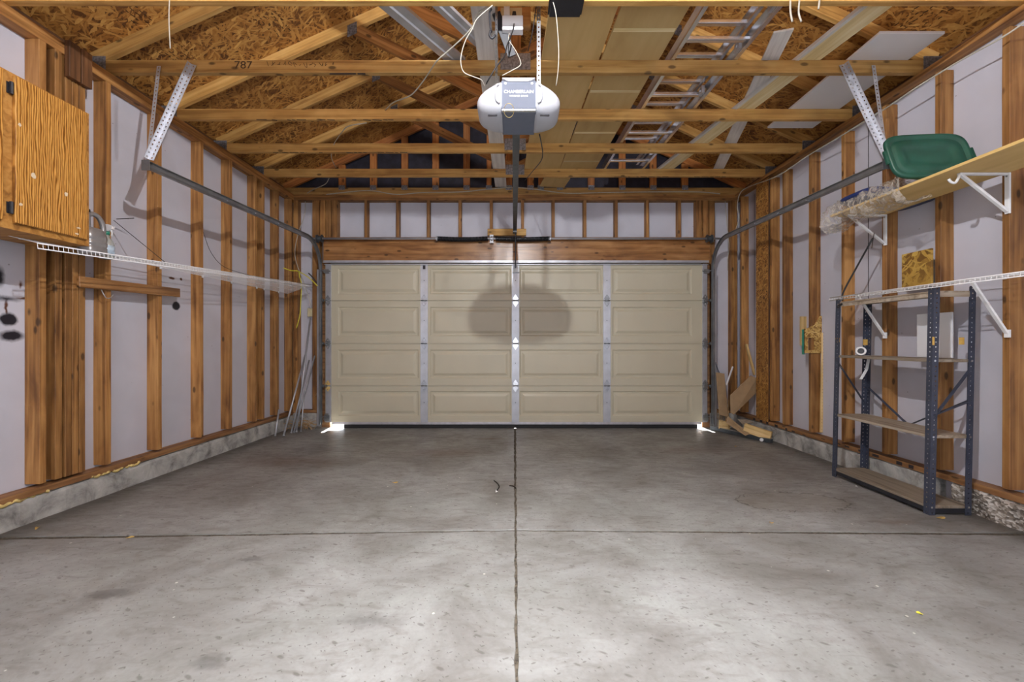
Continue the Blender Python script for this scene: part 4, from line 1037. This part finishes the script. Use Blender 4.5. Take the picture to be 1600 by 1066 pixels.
for rz, mt in ((-1.022, 'dshelf'), (-.590, 'dshelf'), (-.122, 'dshelf'), (.300, 'dshelf')):
    z = CZ+rz; l = lean(z)
    beam('shelf_panel', ((RKX0+RKX1)/2+l, RKY0+.003, z), ((RKX0+RKX1)/2+l, RKY1-.003, z), RKX1-RKX0-.006, .018, mt, rk)
    if rz < -1: 
        fr = MB(); fr.box((RKX0+.002, RKY0+.001, z-.034), (RKX1-.002, RKY0+.004, z-.008)); fr.box((RKX0+.002, RKY0, z-.034), (RKX0+.005, RKY1, z-.008)); fr.build('shelf_rim', 'black', rk)
    if rz > .2:
        fr = MB(); fr.box((RKX0+l, RKY0, z-.028), (RKX0+l+.003, RKY1, z-.002)); fr.box((RKX0+l, RKY0-.001, z-.028), (RKX1+l, RKY0+.002, z-.002)); fr.build('shelf_rim', 'dshelf', rk)
bt = MB()
for x, y in ((RKX0, RKY0), (RKX1, RKY0), (RKX0, RKY1)):
    for rz in (-1.022, -.59, -.122): z = CZ+rz; MB().cyl((x+lean(z)+(.014 if x < 2.7 else -.014), y-.003, z), (x+lean(z)+(.014 if x < 2.7 else -.014), y-.0002, z), .0065, 8).build('bolt', 'alu', rk)
def brace(p, q, off=(0, 0, 0)):
    P0, Q0 = Vector(p), Vector(q); P0.x += lean(P0.z); Q0.x += lean(Q0.z)
    MB().beam(P0, Q0, .003, .020, up=(0, 1, 0) if abs(P0.y-Q0.y) < .01 else (1, 0, 0)).build('brace', 'rack', rk)
brace((RKX1-.01, RKY0+.005, CZ-.165), (RKX0+.01, RKY0+.005, CZ-.485)); brace((RKX0+.01, RKY0+.005, CZ-.46), (RKX1-.01, RKY0+.005, CZ-.37))
brace((RKX0+.01, RKY1-.005, CZ-.155), (RKX1-.01, RKY1-.005, CZ-.50))
ym = (RKY0+RKY1)/2+.02
brace((RKX1-.004, RKY1-.01, CZ-.36), (RKX1-.004, ym, CZ-.60)); brace((RKX1-.004, ym, CZ-.60), (RKX1-.004, RKY0+.01, CZ-.36))
for i, (x, y, z, w_, h_) in enumerate(((RKX0, RKY1, CZ+.008, .03, .036), (RKX1-.034, RKY1, CZ-.010, .040, .046), (RKX0-.006, RKY0+.0, CZ-.0, .012, .05), (RKX1-.045, RKY0+.05, CZ+.0, .034, .045))):
    MB().box((x+lean(z), y-.004, z-h_/2), (x+lean(z)+w_, y-.0022, z+h_/2)).build('orange_sticker', 'orange', rk)
# things on the unit
ZS2 = CZ-.122+.0095
tag(MB().box((2.824, 2.645, ZS2+.001), (2.836, 2.876, ZS2+.30)).build('white_board', 'whitep', bevel=.002), 'white rectangular board standing on the middle rack shelf against a stud', 'board')
tr_ = empty('tape_roll', P(1345, 549, 3.1), 'white paper roll lying on the middle rack shelf, its end trailing', 'roll')
c = P(1345, 549, 3.1); c.z = ZS2+.033; n = 22; m = MB()
d = Vector((-.62, -.76, .14)).normalized(); xx, y_, z_ = basis(d)
rings = []
for rad, off in ((.032, 0), (.032, .055), (.021, .055), (.021, 0), (.032, 0)):
    rings.append([c+xx*(off-.02)+y_*rad*math.cos(2*math.pi*j/n)+z_*rad*math.sin(2*math.pi*j/n) for j in range(n)])
vs = [v for r in rings for v in r]; fs = [(i*n+j, i*n+(j+1) % n, (i+1)*n+(j+1) % n, (i+1)*n+j) for i in range(4) for j in range(n)]
m.add(vs, fs); m.build('paper_ring', 'label_white', tr_, smooth=False)
MB().cyl(c+xx*-.019, c+xx*.022, .0205, 18).build('core', 'black', tr_)
MB().loft([[p+Vector((0, 0, -.0008))+Vector((-.012, 0, 0)), p+Vector((-.012, 0, .0008)), p+Vector((.012, 0, .0008)), p+Vector((.012, 0, -.0008))] for p in [c+Vector((.02, .0, -.031)), c+Vector((.07, .02, -.03)), c+Vector((.085, .03, -.06)), c+Vector((.06, .02, -.14)), c+Vector((.0, .0, -.21))]]).build('paper_tail', 'label_white', tr_)
bc = empty('bungee_cord', P(1365, 376, 3.05), 'black elastic cord stretched from the shelf bracket to the rack post', 'cord')
MB().tube([P(1366, 364, 3.10), P(1364, 375, 3.08), P(1362, 388, 3.06)], .0025, 6, 3).build('hook', 'wire', bc, smooth=True)
MB().tube([P(1364, 372, 3.07), P(1340, 415, 3.18), P(1318, 456, 3.25), P(1316, 470, 3.25)], .0062, 8, 4).build('cord', 'blackc', bc, smooth=True)
MB().tube([P(1321, 474, 3.24), P(1314, 476, 3.22), P(1309, 480, 3.20)], .009, 8, 3).build('end_knot', 'blackc', bc, smooth=True)
# stained plywood square and strand board scrap
pq = MB().box((2.802, 2.755, CZ+.385), (2.818, 2.965, CZ+.625)).build('plywood_square', 'ply', bevel=.002); tag(pq, 'stained golden plywood square on the wire shelf against the wall', 'wood scrap')
ob_ = empty('strand_board_bracket', P(1272, 530, 3.9), 'curved strand board scrap with a teal edge fixed to a stud', 'wood scrap')
D = 3.905
pts = [(1256, 552), (1287, 552), (1287, 494), (1282, 494), (1274, 507), (1266, 511), (1256, 514)]
hole = [(1263, 547), (1273, 547), (1273, 528), (1263, 528)]
m = MB()
for poly in ([(1256, 552), (1287, 552), (1287, 547), (1256, 547)], [(1256, 547), (1263, 547), (1263, 513), (1256, 514)], [(1273, 547), (1287, 547), (1287, 494), (1282, 494), (1273, 508)], [(1263, 528), (1273, 528), (1273, 508), (1266, 511), (1263, 513)]):
    m.prism([P(x, y, D) for x, y in poly], (0, .012, 0))
m.build('board', 'osbx', ob_)
MB().beam(P(1255, 554, D+.01), P(1255, 515, D+.01), .02, .012, up=(1, 0, 0)).build('teal_edge', 'teal', ob_)
MB().beam(P(1286.5, 534, D), P(1283, 676, D), .004, .028, up=(0, 1, 0)).build('yardstick_tmp', 'lightwood') if False else None
ys = beam('yardstick', P(1286, 520, D-.012), P(1283, 676, D-.012), .006, .030, 'lightwood', None, up=(1, 0, 0)); tag(ys, 'wooden yardstick standing against a stud below the strand board scrap', 'yardstick')
m = MB()
for k in range(30):
    t = k/30; p = P(1286, 520, D-.012).lerp(P(1283, 676, D-.012), t); m.box((p.x-.010, p.y-.0160, p.z), (p.x-.002, p.y-.0152, p.z+.002))
m.build('graduation', 'ink', ys)
tag(beam('wood_offcut', P(1252, 540, 4.05), P(1252, 494, 4.05), .02, .085, 'lightwood', None, up=(1, 0, 0)), 'small board offcut on the wall behind the strand board scrap', 'wood scrap')
o = bpy.data.objects['wood_offcut']; o.location.x = 2.915; o.location.y = 4.12

# ------------------------------------------------------------------ front right corner pile
def flat(name, pts, D, th, mat, label, cat, tilt=0):
    """Board outline given as seen, each corner at its own depth."""
    q = [P(x, y, d) for x, y, d in pts]
    nrm = (q[1]-q[0]).cross(q[2]-q[0]).normalized()
    if nrm.y < 0: nrm = -nrm
    return tag(MB().prism(q, nrm*th).build(name, mat, bevel=.0015), label, cat)
flat('cardboard_strip', [(1119, 582, 5.10), (1132, 584, 5.10), (1138, 652, 4.98), (1124, 648, 4.98)], 5, .012, 'card', 'upright brown board propped beside the door track', 'cardboard')
flat('cardboard_sheet', [(1141, 618, 4.78), (1173, 587, 4.84), (1183, 591, 4.84), (1183, 613, 4.84), (1147, 648, 4.74), (1142, 645, 4.74)], 5, .010, 'card', 'wide brown cardboard sheet leaning at an angle in the corner', 'cardboard')
tag(beam('wood_stick', P(1166, 538, 5.05), P(1179, 586, 5.0), .022, .035, 'lightwood'), 'pale wooden stick rising above the cardboard sheet', 'stick')
tag(beam('white_stick', P(1145, 573, 5.12), P(1135, 602, 5.05), .014, .018, 'whitep'), 'thin white stick between the two cardboards', 'stick')
tag(MB().tube([P(1116, 550, 5.2), P(1119, 570, 5.18), P(1124, 583, 5.13)], .006, 6, 3).build('green_tube', 'rack', smooth=True), 'dark flexible tube behind the upright brown board', 'tube')
tag(beam('lumber_block', P(1163, 668, 4.62), P(1205, 682, 4.42), .04, .095, 'lightwood', None), 'pale lumber block lying in front of the curb', 'lumber')
flat('wood_wedge', [(1138, 650, 4.80), (1143, 655, 4.78), (1172, 678, 4.55), (1166, 680, 4.55), (1136, 660, 4.80)], 5, .014, 'card', 'narrow brown board sloping down onto the slab', 'wood scrap')
tag(beam('wood_chunk', P(1123, 663, 5.0), P(1141, 665, 4.95), .05, .10, 'lightwood', None, bevel=.006, wob=.008), 'rough wood chunk standing beside the door foot', 'wood scrap')
pi = empty('metal_pipe', P(1160, 680, 4.7), 'dark square tube with a white capped end along the slab', 'pipe')
A, B = P(1112, 672, 5.1), P(1206, 690, 4.38); A.z = fz(A.y)+.024; B.z = fz(B.y)+.024
MB().beam(A, B, .04, .044).build('tube', 'rail', pi, .003)
e = A.lerp(B, .86)+Vector((-.02, -.024, 0)); MB().cyl(e, e+Vector((-.012, -.014, 0)), .018, 14).build('white_cap', 'white', pi)
MB().beam(A+Vector((0, 0, .024)), A.lerp(B, .55)+Vector((0, 0, .024)), .03, .004).build('bright_strip', 'alu', pi)
flat('grey_offcut', [(1152, 655, 4.9), (1168, 656, 4.85), (1178, 660, 4.80), (1160, 663, 4.82)], 5, .012, 'dshelf', 'grey board offcut lying on the curb behind the cardboard', 'wood scrap')
m = MB()
for i in range(16):
    a = Vector((random.uniform(2.53, 2.66), random.uniform(5.05, 5.2), random.uniform(.03, .15))); b_ = a+Vector((random.uniform(-.05, .05), random.uniform(-.04, .04), random.uniform(.1, .4)))
    b_.x = max(2.53, b_.x); b_.y = min(b_.y, 5.23)
    m.tube([a, (a+b_)/2+Vector((.01, 0, 0)), b_], .0025, 4, 2)
tag(m.build('straw_litter', 'twig'), 'dry twigs standing behind the upright board by the track', 'litter', kind='stuff')

# leaves and crumbs on the slab
def leaf(px, py, k, label, mat='leaf', ln=.02):
    D = 3.0
    for _ in range(40): D = F*(CZ-fz(D))/(py-533)
    x = (px-804)/F*D; z = fz(D)+.001; a = k*1.7; n = 7; top = []; pts = []
    for i in range(n*2):
        t = 2*math.pi*i/(n*2); r = ln*(1+.25*math.sin(3*t+k)); u, v = r*math.cos(t), r*.45*math.sin(t)
        pts.append((x+u*math.cos(a)-v*math.sin(a), D+u*math.sin(a)+v*math.cos(a), z+.004+.003*math.sin(2*t+k)))
    c = (x, D, z+.001); vs = [c]+pts; fs = [(0, 1+i, 1+(i+1) % (n*2)) for i in range(n*2)]
    tag(MB().add(vs, fs).build('leaf', mat, solid=.0012), label, 'leaf')
for k, (px, py, lbl, mt, ln) in enumerate(((617, 755, 'dry orange leaf on the slab, well before the door', 'leaf', .022), (776, 769, 'pale dry leaf lying near the centre joint', 'label_white', .018), (1470, 810, 'tan leaf at the foot of the shelving unit', 'leaf', .028),
        (1437, 960, 'small yellow leaf on the open slab, shelving side', 'yrope', .010), (1150, 698, 'orange leaf fragment in front of the metal tube', 'leaf', .02), (58, 826, 'brown leaf by the curb at the cross joint', 'leaf', .020), (203, 841, 'tan crumb beside the cross joint, cabinet side', 'leaf', .016), (1205, 818, 'orange crumb between the round patch and the cross joint', 'leaf', .010), (1338, 761, 'white chip on the slab before the shelving unit', 'label_white', .014))):
    leaf(px, py, k, lbl, mt, ln)
for k, (pts, lbl) in enumerate((([(772, 752), (778, 757), (780, 762), (776, 768)], 'short dark twig on the slab beside the centre joint'), ([(796, 760), (803, 761), (806, 764)], 'black twig lying across the centre joint'))):
    q = []
    for px, py in pts:
        D = 3.
        for _ in range(40): D = F*(CZ-fz(D))/(py-533)
        q.append(((px-804)/F*D, D, fz(D)+.005))
    tag(MB().tube(q, .004, 5, 3).build('twig', 'wire', smooth=True), lbl, 'twig')
